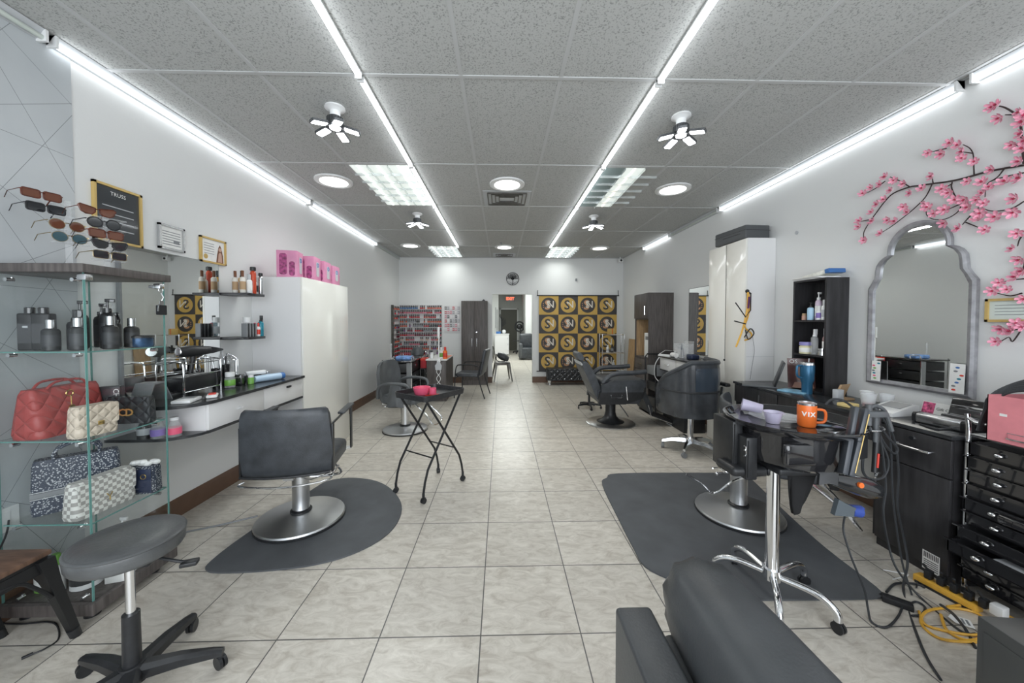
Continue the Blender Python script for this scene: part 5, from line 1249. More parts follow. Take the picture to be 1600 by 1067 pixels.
# ---------- black tub chair on chrome star ----------
t = T('tub_chair', 'black vinyl wraparound chair on chrome star base beside the round tray', 'chair', (2.10, 3.88, 0))
path = spline([V((.30, .22, 0)), V((.29, .02, 0)), V((.22, -.15, 0)), V((.02, -.21, 0)), V((-.17, -.16, 0)), V((-.27, .02, 0)), V((-.29, .14, 0)), V((-.28, .24, 0))], 5)
n = len(path)
def rim(k): u = k/(n-1); return .99 if u < .52 else .99-.34*((u-.52)/.48)**.9
def lowz(k): u = k/(n-1); return .40+.03*abs(u-.4)
def shell(z_lo, z_hi, off, th, name, m, k0=0, k1=None):
    k1 = n if k1 is None else k1; rs = []
    for k in range(k0, k1):
        tt = (path[min(k+1, n-1)]-path[max(k-1, 0)]).normalized(); nn = V((tt.y, -tt.x, 0))
        a = path[k]-nn*off*0; zl, zh = z_lo(k), z_hi(k)
        o_ = path[k]*1.0+ (path[k].normalized()*off); i_ = path[k]-(path[k].normalized()*(th-off))
        rs.append([V((o_.x, o_.y, zl)), V((o_.x*1.02, o_.y*1.02, (zl+zh)/2)), V((o_.x, o_.y, zh)), V((i_.x, i_.y, zh)), V((i_.x, i_.y, zl))])
    return G().ring(rs).obj(name, m, t, ang=50)
sh_m = pm('tub_vinyl', (.05, .054, .06), .22, noise=(5, .4), coat=.3); win_m = pm('tub_window', (.05, .065, .085), .06, coat=1)
shell(lowz, rim, 0, .045, 'backrest', sh_m)
shell(lambda k: .70, lambda k: rim(k)-.05, .006, .004, 'back_window', win_m, 6, int(n*.5))
G().tube([path[k]+path[k].normalized()*-.02+V((0, 0, rim(k)+.005)) for k in range(n)], .03, 8).obj('top_rim', black_leather, t)
G().tube([path[k]+path[k].normalized()*.006+V((0, 0, .68)) for k in range(int(n*.8))], .008, 6).obj('piping', black_plastic, t)
rs = []
for z, e in ((.39, .9), (.41, 1), (.50, 1), (.52, .9)): rs.append([V((x*e, y*e+.1, z)) for x, y in rrect(-.23, .23, -.24, .26, .08, 4)])
G().ring(rs).obj('seat', black_leather, t)
G().tube([(.31, .05, .56), (.37, .05, .60), (.38, .05, .70)], .012, 8).box(.34, .40, -.08, .22, .72, .76, .015).obj('armrest', black_plastic, t)
G().cyl((0, 0, .12), (0, 0, .40), .03, n=20).obj('gas_lift', chrome, t)
g = G().cyl((0, 0, .09), (0, 0, .15), .05, n=18)
for k in range(5):
    a = 2*PI*k/5+.25; g.M = RZ(a)
    g.ring([[V((x, q1*w, z+q2*h)) for q1, q2 in ((-1, -1), (1, -1), (.6, 1), (-.6, 1))] for x, w, z, h in ((.03, .03, .12, .022), (.18, .022, .115, .016), (.29, .015, .085, .012))])
g.M = None; g.obj('star_base', chrome, t)
for k in range(5):
    a = 2*PI*k/5+.25; g = G(); caster(g, .28*math.cos(a), .28*math.sin(a), .028, a+1+k); g.obj('caster', grey_m, t)
pts = [ZP(1045, 655, .006), ZP(1060, 668, .006), ZP(1090, 670, .006), ZP(1120, 683, .006), ZP(1150, 690, .006)]
G().tube([ZP(1048, 652, .006), ZP(1041, 660, .006)]+pts[1:], .007, 6, smooth=6).obj('ground_cable', white_plastic, **tg('white cord looping on the floor under the tub chair', 'cord'))

G().cyl((0, 0, 0), (-.006, 0, 0), .018, n=20).obj('wall_plug', lgrey_m, **tg('small round grey wall plug between the tall white cabinet and the blossom branch', 'wall plug')).location = (XR-.007, 3.42, 2.28)

# ================= RIGHT NEAR STATION =================
mat_obj([(941, 758), (948, 748), (967, 741), (1100, 740), (1160, 741), (1172, 748), (1232, 806), (1290, 858), (1370, 920), (1373, 930), (1364, 937), (1195, 939), (1112, 938), (1055, 911), (1008, 887), (990, 858), (968, 815)], 'dark straight edged rubber mat under the right styling chair')
styling_chair((1.76, 2.57, .010), math.radians(-121), 'black styling chair behind the round tray, turned towards the right counter', fwd=.17)
p = [YP(1072, 741, 2.42), YP(1095, 755, 2.40), YP(1110, 769, 2.38), YP(1123, 768, 2.36), YP(1145, 752, 2.34), YP(1175, 744, 2.34), YP(1195, 742, 2.36)]
G().tube(p, .008, 8, smooth=5).obj('chrome_rod', chrome, **tg('bent chrome rod beside the right styling chair column', 'rod'))

# counter with drawer cabinet
KX0, KZ = 2.40, .82
t = T('salon_counter', 'long black counter under the arched mirror on the right wall', 'counter', (2.64, 2.75, 0))
G().box(KX0-2.64, XR-2.64-.002, 1.825-2.75, 3.62-2.75, KZ-.022, KZ, .002).obj('countertop', counter_m, t)
G().box(KX0-2.64+.03, XR-2.64-.002, 2.22-2.75, 2.24-2.75, .05, KZ-.022).box(KX0-2.64+.03, XR-2.64-.002, 3.59-2.75, 3.61-2.75, 0, KZ-.022).obj('side_panel', black_lam, t, smooth=False)
G().box(KX0-2.64+.01, KX0-2.64+.03, 2.24-2.75, 3.03-2.75, KZ-.16, KZ-.022).obj('apron', black_lam, t, smooth=False)
d = G().box(KX0-2.64+.005, KX0-2.64+.025, 3.04-2.75, 3.60-2.75, KZ-.20, KZ-.024, .002).obj('drawer', black_lam, t); G().box(KX0-2.64-.01, KX0-2.64+.004, 3.235-2.75, 3.245-2.75, KZ-.15, KZ-.07).obj('handle', chrome, d, smooth=False)
t = T('drawer_cabinet', 'black cabinet with one drawer and door under the right counter', 'cabinet', (2.65, 2.02, 0))
G().box(-.225, .225, -.19, .19, .0, .795).obj('carcass', black_lam, t, smooth=False)
d = G().box(-.243, -.226, -.188, .188, .585, .79, .002).obj('drawer', black_lam, t)
G().tube([(-.244, -.10, .70), (-.268, -.09, .698), (-.268, .055, .698), (-.244, .065, .70)], .0075, 8, smooth=4).obj('handle', chrome, d)
G().cyl((-.2505, -.01, .752), (-.243, -.01, .752), .012, n=14).obj('lock', chrome, d)
d = G().box(-.243, -.226, -.188, .188, .055, .578, .002).obj('door', black_lam, t)
G().tube([(-.244, .16, .36), (-.266, .165, .37), (-.266, .165, .46), (-.244, .16, .47)], .0075, 8, smooth=4).obj('handle', chrome, d)
g = G().mat(paper).box(-.2445, -.2432, -.155, -.075, .03, .135)
g.mat(black_plastic)
for k in range(9): g.box(-.2452, -.2445, -.15+.008*k, -.146+.008*k, .10, .13)
for k in range(5): g.box(-.2452, -.2445, -.15, -.082, .04+.011*k, .044+.011*k)
g.obj('sticker', None, d, smooth=False)

# open tall shelf
t = T('shelf_cabinet', 'black open fronted shelf cabinet standing on the right counter', 'shelf', (2.785, 3.055, KZ+.0005))
sx0, sx1 = -.095, .094
for (a, b_) in ((-.17, -.152), (.152, .17)): G().box(sx0, sx1, a, b_, 0, .98).obj('side_panel', black_lam, t, smooth=False)
G().box(sx1-.006, sx1, -.152, .152, 0, .98).obj('back_panel', black_lam, t, smooth=False)
for z in (0, .31, .61, .964): G().box(sx0, sx1-.006, -.152, .152, z, z+.016).obj('shelf', black_lam, t, smooth=False)
A1, A2, A0 = KZ+.6265+.0005, KZ+.3265+.0005, KZ+.017
RS = 'bottles in the black shelf cabinet'
bottle((2.74, 3.015, A1), .024, .24, pm('lilac_bottle', (.60, .50, .62), .35), white_plastic, 'tall lilac pump bottle on the top shelf of the black cabinet', 'pump', RS, paper)
bottle((2.715, 3.065, A1), .024, .155, pm('sky_bottle', (.42, .62, .78), .3), black_plastic, 'light blue bottle with dark pump on the top shelf', 'pump', RS)
bottle((2.72, 2.985, A1), .022, .12, white_plastic, white_plastic, 'short round white bottle with purple print on the top shelf', 'cap', RS, MATS['purple_label'], capr=.7)
bottle((2.76, 2.955, A1), .026, .19, white_plastic, white_plastic, 'white bottle with pink print on the top shelf of the black cabinet', 'cap', RS, pkm)
bottle((2.715, 2.935, A1), .018, .17, white_plastic, white_plastic, 'slim white tube beside the near panel on the top shelf', 'cap', RS, lgrey_m)
bottle((2.72, 3.135, A1), .018, .06, pm('peach_jar', (.55, .33, .25), .5), kraft, 'tiny peach jar at the far end of the top shelf', 'cap', RS, capr=.9)
bottle((2.72, 3.115, A2), .045, .105, pm('cream_jar', (.70, .66, .42), .4), pm('violet_lid', (.28, .26, .55), .4), 'cream jar with violet lid on the middle shelf', 'cap', RS, paper, 'jar', 'jar', capr=1.)
bottle((2.72, 3.025, A2), .026, .22, acrylic, white_plastic, 'clear spray bottle with white head on the middle shelf', 'spray', RS)
bottle((2.77, 2.955, A2), .035, .23, pm('pink_clear', (.62, .42, .42), .2, alpha=.6), plastic_clear, 'pink tinted clear bottle on the middle shelf', 'cap', RS, paper, capr=.8)
bottle((2.715, 2.945, A2), .026, .06, chrome, chrome, 'small silver tin on the middle shelf near the side panel', 'cap', RS, capr=1.)
# magazine leaning in the lowest bay
mag = pm('magazine_cover', (.12, .05, .045), .25, noise=(7, .5)); skin = pm('magazine_skin', (.42, .22, .16), .4, noise=(12, .2))
t = T('magazine', 'dark magazine with a face on the cover in the lowest bay of the black cabinet', 'magazine', (2.70, 3.125, A0), math.radians(-25))
g = G(); g.M = TR(0, 0, 0) @ RX(-.16); g.box(-.10, .10, -.003, .003, 0, .265); g.obj('cover', mag, t, smooth=False)
g = G(); g.M = RX(-.16); g.prism([(.01+.055*math.cos(a), .13+.07*math.sin(a)) for a in [2*PI*i/20 for i in range(20)]], -.0045, -.003, 'y').prism([(-.07, .0), (.09, .0), (.08, .05), (-.05, .05)], -.0045, -.003, 'y'); g.obj('portrait', skin, t)
g = G(); g.text('OS', .05, RX(-.16) @ TR(-.055, -.005, .235) @ RX(PI/2)); g.obj('lettering', paper, t)
t = T('blue_booklet', 'light blue booklet lying on the right counter beside the blue tumbler', 'booklet', (2.56, 3.035, KZ+.0005), .5); G().box(-.08, .08, -.1, .1, 0, .012, .002).obj('booklet', pm('sky_print', (.25, .50, .68), .4, noise=(20, .4)), t)
# newspaper pile on top
t = T('paper_stack', 'stack of printed papers and a folded pack on top of the black shelf cabinet', 'papers', (2.775, 3.055, KZ+.981), 0)
for k in range(4): G().box(-.09-.008*k, .085, -.13+.01*k, .15+.005*k, .005*k, .005*k+.004).obj('sheet', paper, t, smooth=False)
g = G(); g.M = TR(0, -.02, .03) @ RX(-.14); g.box(-.06, .08, -.14, .13, -.008, .026, .008); g.obj('folded_pack', pm('printed_pack', (.72, .72, .66), .5, noise=(18, .2)), t)
g = G(); g.M = TR(0, -.02, .03) @ RX(-.14); g.box(-.062, .082, -.142, -.10, -.009, .027, .004); g.obj('blue_print', blue_m, t)

# tumbler
t = T('tumbler', 'large blue handled tumbler with straw on the right counter', 'tumbler', (2.60, 2.955, KZ+.0005))
G().lathe([(.001, 0), (.036, 0), (.038, .09), (.048, .12), (.051, .25), (.048, .255)], n=28).obj('body', pm('tumbler_blue', (.03, .13, .24), .3, .3), t)
G().lathe([(.0515, .245), (.0515, .262), (.048, .268), (.001, .268)], n=28).obj('lid', steel, t)
G().tube([(-.045, .0, .24), (-.085, 0, .235), (-.092, 0, .20), (-.085, 0, .15), (-.045, 0, .135)], .009, 8, smooth=4, flat=1.).obj('handle', MATS['tumbler_blue'], t)
G().cyl((.01, 0, .26), (.013, 0, .30), .005, n=8).obj('straw', plastic_clear, t)
# angled dark panel (open lid) on the counter
t = T('laptop', 'dark laptop standing half open at the far end of the right counter', 'laptop', (2.48, 3.33, KZ+.0005), -.62)
G().box(-.15, .12, -.11, .11, 0, .016, .003).obj('base', grey_leather, t)
g = G(); g.M = TR(.10, 0, .016) @ RY(.30); g.box(-.008, .008, -.12, .12, 0, .235, .003); g.obj('screen', dark_metal, t)
t = T('kraft_bag', 'folded kraft paper bag on the right counter beside the black shelf', 'paper bag', (2.72, 2.735, KZ+.0005), .3)
G().prism([(-.035, 0), (.06, 0), (.012, .115), (-.005, .12), (.035, .01), (-.03, .01)], -.05, .05, 'x').obj('bag', kraft, t)
t = T('small_box', 'small grey label box in front of the kraft bag', 'box', (2.62, 2.695, KZ+.0005), .2); G().box(-.03, .03, -.02, .02, 0, .085, .002).obj('box', lgrey_m, t)
def cup(x, y, r, h, m, label, fill=None, name='cup'):
    t = T(name, label, 'cup', (x, y, KZ+.0005), 0, None)
    G().lathe([(.001, 0), (r*.68, 0), (r, h), (r*.95, h), (r*.63, .006), (.001, .006)], n=24).obj('cup', m, t)
    if fill: G().lathe([(.001, .008), (r*.66, .008), (r*.72, h*.28), (.001, h*.32)], n=20).obj('contents', fill, t)
cup(2.70, 2.555, .04, .10, white_plastic, 'white paper cup beside the kraft bag')
cup(2.62, 2.465, .045, .10, plastic_clear, 'clear plastic cup with red bits, left one under the mirror', MATS['red_towel'])
cup(2.72, 2.435, .042, .10, plastic_clear, 'clear plastic cup behind the other clear cup')
t = T('yellow_sponge', 'pale yellow sponge lying at the counter edge behind the mug', 'sponge', (2.50, 2.495, KZ+.0005), .2); G().box(-.05, .05, -.04, .04, 0, .025, .006).obj('sponge', pm('sponge', (.75, .58, .25), .9), t)
t = T('card_reader', 'white wedge shaped card reader with grey screen on the right counter', 'card reader', (2.60, 2.295, KZ+.0005), .15)
G().prism([(-.11, 0), (.11, 0), (.11, .065), (.09, .07), (-.11, .022)], -.075, .075, 'y').obj('case', white_plastic, t)
g = G(); g.M = TR(0, 0, .0475) @ RY(-.235); g.box(-.02, .08, -.055, .055, 0, .003).obj('screen', grey_m, t, smooth=False)
t = T('gift_card', 'white folded card with red floral print against the wall under the mirror', 'card', (2.82, 2.215, KZ+.0005), .0)
g = G(); g.M = RY(.25); g.box(-.002, .002, -.10, .10, 0, .085); g.obj('card', paper, t, smooth=False)
g = G(); g.M = RY(.25); g.box(-.0035, -.002, .03, .095, .01, .08); g.obj('floral_print', pm('floral_print', (.65, .10, .22), .6, noise=(60, .8)), t, smooth=False)
g = G(); g.M = RY(.25) @ TR(-.003, -.03, .045) @ RZ(-PI/2) @ RX(PI/2); g.text('Gift Card', .026, MX.Identity(4)); g.obj('lettering', gloss_black, t)
t = T('phone', 'silver bar shaped device with black ends lying on the right counter', 'device', (2.56, 1.995, KZ+.0005), .08)
G().ring([[V((x*1., y, .031+z)) for x, z in rrect(-.035*e, .035*e, -.03*e, .03*e, .014, 4)] for y, e in ((-.10, .95), (-.095, 1), (.095, 1), (.10, .95))]).obj('body', steel, t)
for s in (-1, 1): G().ring([[V((x, s*y, .031+z)) for x, z in rrect(-.036*e, .036*e, -.031*e, .031*e, .014, 4)] for y, e in ((.101, 1), (.118, .95))]).obj('end_cap', black_plastic, t)
t = T('tool_case', 'black open case of styling tools leaning on the wall under the mirror', 'case', (2.72, 1.995, KZ+.0005), .1)
G().box(-.07, .09, -.12, .12, 0, .035, .005).obj('tray', gloss_black, t)
g = G(); g.M = TR(.07, 0, .035) @ RY(.3); g.box(-.008, .008, -.13, .13, 0, .11, .004); g.obj('lid', gloss_black, t)
random.seed(12)
for k in range(4): G().cyl((-.05+.02*k, -.1, .045), (-.04+.02*k, .09, .047), .009).obj('tool', (black_plastic, grey_m)[k % 2], t)
t = T('small_tube_bottle', 'small white tube bottle at the lower right corner of the arched mirror', 'bottle', (2.76, 1.95, KZ+.0005)); G().lathe([(.001, 0), (.018, 0), (.018, .09), (.01, .1), (.01, .12), (.001, .12)], n=14).obj('bottle', MATS['lilac_bottle'], t)
G().tube([(2.48, 2.035, KZ+.005), (2.45, 1.935, KZ+.006), (2.50, 1.94, KZ+.006), (2.62, 1.93, KZ+.01), (2.70, 1.95, KZ+.05)], .006, 6, smooth=6).obj('device_cable', black_plastic, **tg('black cable plugged into the silver device on the counter', 'cable'))

# flyers standing at the mirror
for (y, w, h, lab, side) in ((2.625, .065, .15, 'white sticker sheet with green marks at the left foot of the arched mirror', 0), (2.145, .075, .185, 'white flyer of small payment logos at the right foot of the arched mirror', 1)):
    t = T('flyer', lab, 'flyer', (2.838, y, .985))
    g = G(); g.M = RY(.03); g.box(0, .002, -w/2, w/2, 0, h); g.obj('sheet', paper, t, smooth=False)
    cols = (green_m, pink_m, teal_m, grey_m) if side == 0 else (red_m, grey_m, blue_m, teal_m)
    random.seed(5+side)
    for k in range(7):
        yy, zz = random.uniform(-w*.3, w*.3), .02+.024*k*(h/.19); g = G(); g.M = RY(.03); g.prism([(yy+.011*math.cos(a), zz+.006*math.sin(a)) for a in [2*PI*i/10 for i in range(10)]], -.0012, 0, 'x'); g.obj('printed_mark', cols[k % 4], t)

# arched mirror
t = T('arched_mirror', 'large silver framed arched mirror on the right wall', 'mirror', (XR-.002, 2.395, .962))
def arch_outline(o=0.):
    w = .317-o; pts = [(w, o), (w, .725-o*.6)]
    pts += [(.292-o, .765), (.272-o, .80), (.268-o, .85), (.262-o, .89), (.24-o, .925), (.215-o, .945), (.188-o*.75, .957)]
    pts += [(.19*math.cos(a)*(1-o*4.2), .968+(.192-o)*math.sin(a)) for a in [PI*(.06+.88*k/18) for k in range(19)]]
    full = pts+[(-u, z) for u, z in pts[:9]][::-1]
    return [(u, z) for u, z in full]
o0, o1 = arch_outline(0), arch_outline(.036)
g = G(); n = len(o0)
R = [[V((x, u, z)) for u, z in ol] for x, ol in ((0, o0), (-.022, o0), (-.030, [(a[0]*.6+b_[0]*.4, a[1]*.6+b_[1]*.4) for a, b_ in zip(o0, o1)]), (-.022, o1), (-.008, o1))]
g.ring(R, cap=False).obj('frame', pm('silver_frame', (.36, .36, .38), .4, .5, noise=(20, .25)), t, ang=30)
g = G(); g.add([(-.010, u, z) for u, z in o1], [list(range(n))]); g.add([(-.004, u, z) for u, z in o1], [list(range(n))]); g.obj('glass', mirror_m, t, smooth=False)

# framed licence + blossom branches
t = frame_on_wall(XR-.001, 1.925, 1.43, .235, .135, gold_paint, 'small gold framed certificate on the right wall beside the mirror', -1)
G().box(-.008, 0, -.105, .105, .013, .122).obj('page', pm('pale_green_paper', (.62, .68, .64), .6), t, smooth=False)
g = G()
for k in range(4): g.box(-.0092, -.008, -.08, .08, .04+.018*k, .043+.018*k)
g.obj('print', grey_m, t, smooth=False)
bark = pm('dark_bark', (.035, .022, .022), .6); petal = pm('pink_petal', (.84, .36, .47), .6, noise=(45, .3)); petal2 = pm('deep_pink', (.62, .08, .18), .6)
def c1(u, v): return (1320+u/3.811, 140+v/3.811)
def c2(u, v): return (1320+u/3.557, 330+v/3.557)
fl = G().mat(petal)
for k in range(6):
    a = 2*PI*k/6
    fl.M = RX(a) @ TR(0, 0, 0) @ RY(-.35)
    fl.add([(0, 0, .002), (-.003, .0085, .018), (-.007, .008, .031), (-.010, 0, .036), (-.007, -.008, .031), (-.003, -.0085, .018), (.002, 0, .018)], [(0, 1, 6), (1, 2, 3, 6), (6, 3, 4, 5), (0, 6, 5)])
fl.mat(petal2); fl.M = None
for k in range(6):
    a = 2*PI*(k+.5)/6; fl.M = RX(a) @ RY(-.9); fl.add([(-.004, 0, 0), (-.006, .006, .011), (-.008, 0, .020), (-.006, -.006, .011)], [(0, 1, 2, 3)])
fl.M = None; fl.mat(gold_paint).ball((-.008, 0, 0), .003, n=6)
flower_me = None
def spray(label, branches, flowers):
    global flower_me
    P = lambda q, x=XR-.022: XP(q[0], q[1], x)
    b0 = P(branches[0][0])
    t = T('blossom_branch', label, 'wall decoration', (XR-.012, b0.y, b0.z), 0, 'artificial cherry blossom branches')
    base = t.location
    for i, br in enumerate(branches):
        pts = [P(q)-base for q in br]
        G().tube(pts, (.006, .0035) if i == 0 else (.0038, .0022), 6, smooth=4).obj('twig', bark, t)
    random.seed(len(flowers))
    for q in flowers:
        if flower_me is None:
            o = fl.obj('flower', None, t, smooth=False); flower_me = o
        else:
            o = flower_me.copy(); SC.collection.objects.link(o); o.parent = t
        o.location = P(q, XR-.035)-base
        s = random.uniform(.85, 1.15); o.scale = (s, s, s); o.rotation_euler = (random.uniform(0, 6), random.uniform(-.5, .5), random.uniform(-.5, .5))
C = lambda f, L: [f(*q) for q in L]
spray('long artificial cherry blossom branch arching over the silver mirror', [
    C(c1, [(1067, 450), (945, 470), (835, 492), (700, 530), (600, 550), (520, 560), (440, 572), (385, 580), (290, 617), (235, 670), (190, 730), (150, 785), (115, 845), (112, 885)]),
    C(c1, [(770, 505), (768, 460), (765, 390), (745, 350), (705, 328)]), C(c1, [(605, 350), (560, 360), (520, 370)]),
    C(c1, [(520, 562), (480, 640), (405, 715), (330, 775), (270, 820), (195, 865)]), C(c1, [(640, 550), (635, 580), (655, 630), (690, 680), (670, 730), (600, 770), (530, 772), (490, 750), (485, 725)]),
    C(c1, [(950, 470), (910, 520), (860, 550)]), C(c1, [(1067, 495), (930, 525), (850, 560), (835, 640)]), C(c1, [(1067, 665), (1000, 705), (920, 722), (850, 718), (790, 682)]),
    C(c1, [(800, 700), (730, 770), (700, 805)]), C(c1, [(720, 790), (770, 810), (830, 835)]), C(c1, [(385, 578), (330, 545), (270, 520)]), C(c1, [(240, 545), (180, 590), (110, 625)]), C(c1, [(145, 775), (90, 785)]),
    C(c1, [(765, 380), (700, 370)]), C(c1, [(525, 555), (520, 520)]), C(c1, [(640, 560), (585, 590)]), C(c1, [(690, 680), (600, 720)])],
    C(c1, [(500, 375), (585, 380), (632, 320), (680, 332), (707, 368), (700, 410), (775, 430), (880, 475), (245, 522), (295, 542), (215, 563), (160, 582), (110, 622), (278, 600), (355, 560), (525, 515),
           (395, 615), (462, 590), (237, 655), (198, 683), (163, 732), (168, 787), (88, 818), (90, 785), (120, 897), (352, 697), (380, 730), (305, 787), (262, 775), (218, 858), (482, 680), (494, 703), (532, 738), (598, 715),
           (598, 790), (580, 592), (622, 610), (657, 658), (717, 652), (735, 548), (820, 553), (858, 585), (825, 617), (790, 652), (738, 698), (830, 678), (808, 735), (790, 772), (685, 830), (838, 835),
           (897, 760), (1003, 727), (1020, 648), (955, 552), (1050, 527)]))
spray('upright blossom spray at the upper right edge of the photo', [C(c1, [(1067, 440), (1055, 300), (1045, 200), (1020, 150), (960, 110), (920, 98)]), C(c1, [(1015, 150), (955, 150)]), C(c1, [(1050, 340), (1005, 325)]), C(c1, [(1067, 120), (1045, 200)])],
      C(c1, [(905, 95), (880, 100), (925, 165), (1045, 135), (1060, 195), (1055, 262), (1000, 325), (1060, 350), (1045, 425), (1075, 160), (1080, 300)]))
spray('drooping blossom spray at the right edge below the long branch', [C(c2, [(1010, 110), (1000, 300), (960, 340)]), C(c2, [(990, 130), (970, 160), (960, 195)]), C(c2, [(1000, 375), (930, 382), (870, 395)]), C(c2, [(985, 455), (920, 470), (845, 455)])],
      C(c2, [(958, 120), (937, 212), (975, 265), (955, 367), (858, 398), (825, 442), (905, 437), (990, 330), (995, 485)]))
spray('small blossom sprig below the gold framed certificate', [C(c2, [(1010, 640), (930, 660), (890, 655)]), C(c2, [(985, 650), (960, 690), (930, 725), (912, 700), (870, 722)])],
      C(c2, [(955, 627), (872, 650), (930, 672), (847, 725), (985, 640)]))

# ---------- round tray trolley ----------
TX, TY = 1.53, 1.84
t = T('tray_trolley', 'round glossy black colouring trolley on a chrome five leg base', 'trolley', (TX, TY, 0))
px_, py_ = -.13, -.06
G().cyl((px_, py_, .12), (px_, py_, .74), .032, .028, n=24).obj('post', chrome, t)
angs = [-.967, .33, 1.68, -2.11, 2.45]
g = G().cyl((px_, py_, .105), (px_, py_, .16), .042, n=18).obj('hub', chrome, t)
for a in angs:
    c, s = math.cos(a), math.sin(a)
    l = G().tube([(px_+c*.02, py_+s*.02, .125), (px_+c*.14, py_+s*.14, .135), (px_+c*.21, py_+s*.21, .125), (px_+c*.255, py_+s*.255, .09), (px_+c*.26, py_+s*.26, .055)], .016, 10, smooth=4).obj('leg', chrome, t)
    g = G(); caster(g, px_+c*.262, py_+s*.262, .026, a+1.2); g.obj('caster', black_plastic, l)
# drum and dish
G().lathe([(.001, .705), (.19, .705), (.222, .725), (.235, .78), (.235, .865), (.24, .885), (.001, .886)], n=40).obj('drum', gloss_black, t)
G().lathe([(.001, .885), (.24, .887), (.275, .90), (.30, .925), (.306, .927), (.306, .920), (.283, .893), (.245, .878), (.001, .876)], n=56).obj('tray', gloss_black, t)
G().box(-.20, .04, -.224, -.19, .75, .86, .02).obj('drawer', gloss_black, t)
G().prism([(.17, -.16), (.30, -.12), (.32, .02), (.21, .02)], .75, .87, 'z').obj('side_bin', black_plastic, t)
G().tube([(.20, -.15, .905), (.30, -.17, .90), (.38, -.12, .90), (.40, -.02, .90), (.34, .06, .90), (.27, .10, .905)], .004, 6, smooth=5).tube([(.24, -.14, .91), (.36, -.08, .92), (.38, .0, .90), (.30, .06, .91)], .003, 6, smooth=5).obj('wire_holder', chrome, t)
G().box(-.16, .06, -.14, .10, .67, .705, .01).obj('bracket', black_plastic, t)
for k, (px, yy, z0_, z1_, w) in enumerate(((1136, 1.93, .625, .905, .055), (1157, 1.86, .62, .84, .06))):
    q = YP(px, 690, yy); x = q.x-TX
    sb = G().box(x-w/2, x+w/2, yy-TY-.09, yy-TY+.09, z0_, z1_, .008).obj('side_bin', black_plastic, t)
    G().box(x-w/2+.006, x-w/2+.011, yy-TY-.094, yy-TY-.089, z0_+.015, z1_-.015).obj('edge_trim', black_plastic, sb, smooth=False)
    if k == 1: G().tube([(x-.045+.009*math.cos(u), yy-TY-.098, .765+.016*math.sin(u)+(.0)) for u in [-1.9+q2*.42 for q2 in range(10)]], .0025, 6).tube([(x-.045+.007*math.cos(u), yy-TY-.098, .79+.012*math.sin(u)) for u in [-1.2+q2*.42 for q2 in range(9)]], .0025, 6).obj('hook', chrome, sb)
G().box(-.34, -.15, -.06, .10, .63, .68, .02).obj('bin_arm', black_plastic, t)
TT = .8875
# mug
p = ZP(1268, 668, TT)
t = T('mug', 'orange insulated mug lettered VIX on the round tray', 'mug', (p.x, p.y+.03, TT), -.45)
G().lathe([(.001, 0), (.036, 0), (.040, .01), (.0415, .105), (.040, .112)], n=32).obj('body', orange_m, t)
G().lathe([(.040, .111), (.0405, .122), (.037, .124), (.036, .112), (.034, .02), (.001, .02)], n=32).obj('rim', steel, t)
G().tube([(.038, 0, .09), (.07, 0, .088), (.078, 0, .06), (.07, 0, .028), (.038, 0, .022)], .0065, 8, smooth=4).obj('handle', orange_m, t)
g = G()
for k, ch in enumerate('VIX'): g.text(ch, .032, RZ(-.26+.42*k-.25) @ TR(0, -.0425, .068) @ RX(PI/2), .0008, .001)
g.obj('lettering', paper, t)
p = ZP(1212, 662, TT); t = T('tint_bowl', 'small translucent lilac bowl on the round tray', 'bowl', (p.x, p.y+.02, TT))
lil = pm('lilac_clear', (.66, .62, .78), .15, alpha=.6)
G().lathe([(.001, 0), (.030, 0), (.044, .058), (.049, .060), (.043, .060), (.028, .004), (.001, .004)], n=24).obj('bowl', lil, t); G().prism(rrect(.03, .062, -.010, .010, .004), .047, .051).obj('tab', lil, t)
p = ZP(1170, 641, TT+.02); t = T('clear_bag', 'crumpled clear plastic cup lying on the left of the round tray', 'cup', (p.x+.02, p.y, TT+.012), 2.6)
g = G(); g.M = TR(0, 0, .03) @ RY(PI/2-.15); g.lathe([(.001, -.05), (.026, -.05), (.036, .05), (.040, .052), (.033, .05), (.024, -.04), (.001, -.04)], n=20); g.obj('cup', lil, t)
t = T('plastic_sheet', 'clear plastic lid sheet lying at the back of the round tray', 'lid', (TX+.02, TY+.12, TT), .3); G().lathe([(.10, 0), (.13, .012), (.125, .012), (.095, .003), (.001, .003)], n=28).obj('lid', plastic_clear, t)
# hanging cloth
t = T('hanging_cloth', 'black cloth hanging below the round tray', 'cloth', (1.62, 1.84, .46))
rs = []
for k in range(8):
    u = k/7; z = .275-.30*u*1.05; w = .085*(1-u)**.7+.016
    cx_ = -.0+(-.0)*u+(-.045*u)
    rs.append([V((cx_+w*math.cos(a)+.008*math.sin(4*a+2*u), -.0+(.018+.012*(1-u))*math.sin(a)+.010*math.cos(3*a+3*u)*(1-u), z+.02*math.cos(a)*u)) for a in [2*PI*i/24 for i in range(24)]])
G().ring(rs).obj('cloth', pm('black_cloth', (.014, .014, .015), .85), t)
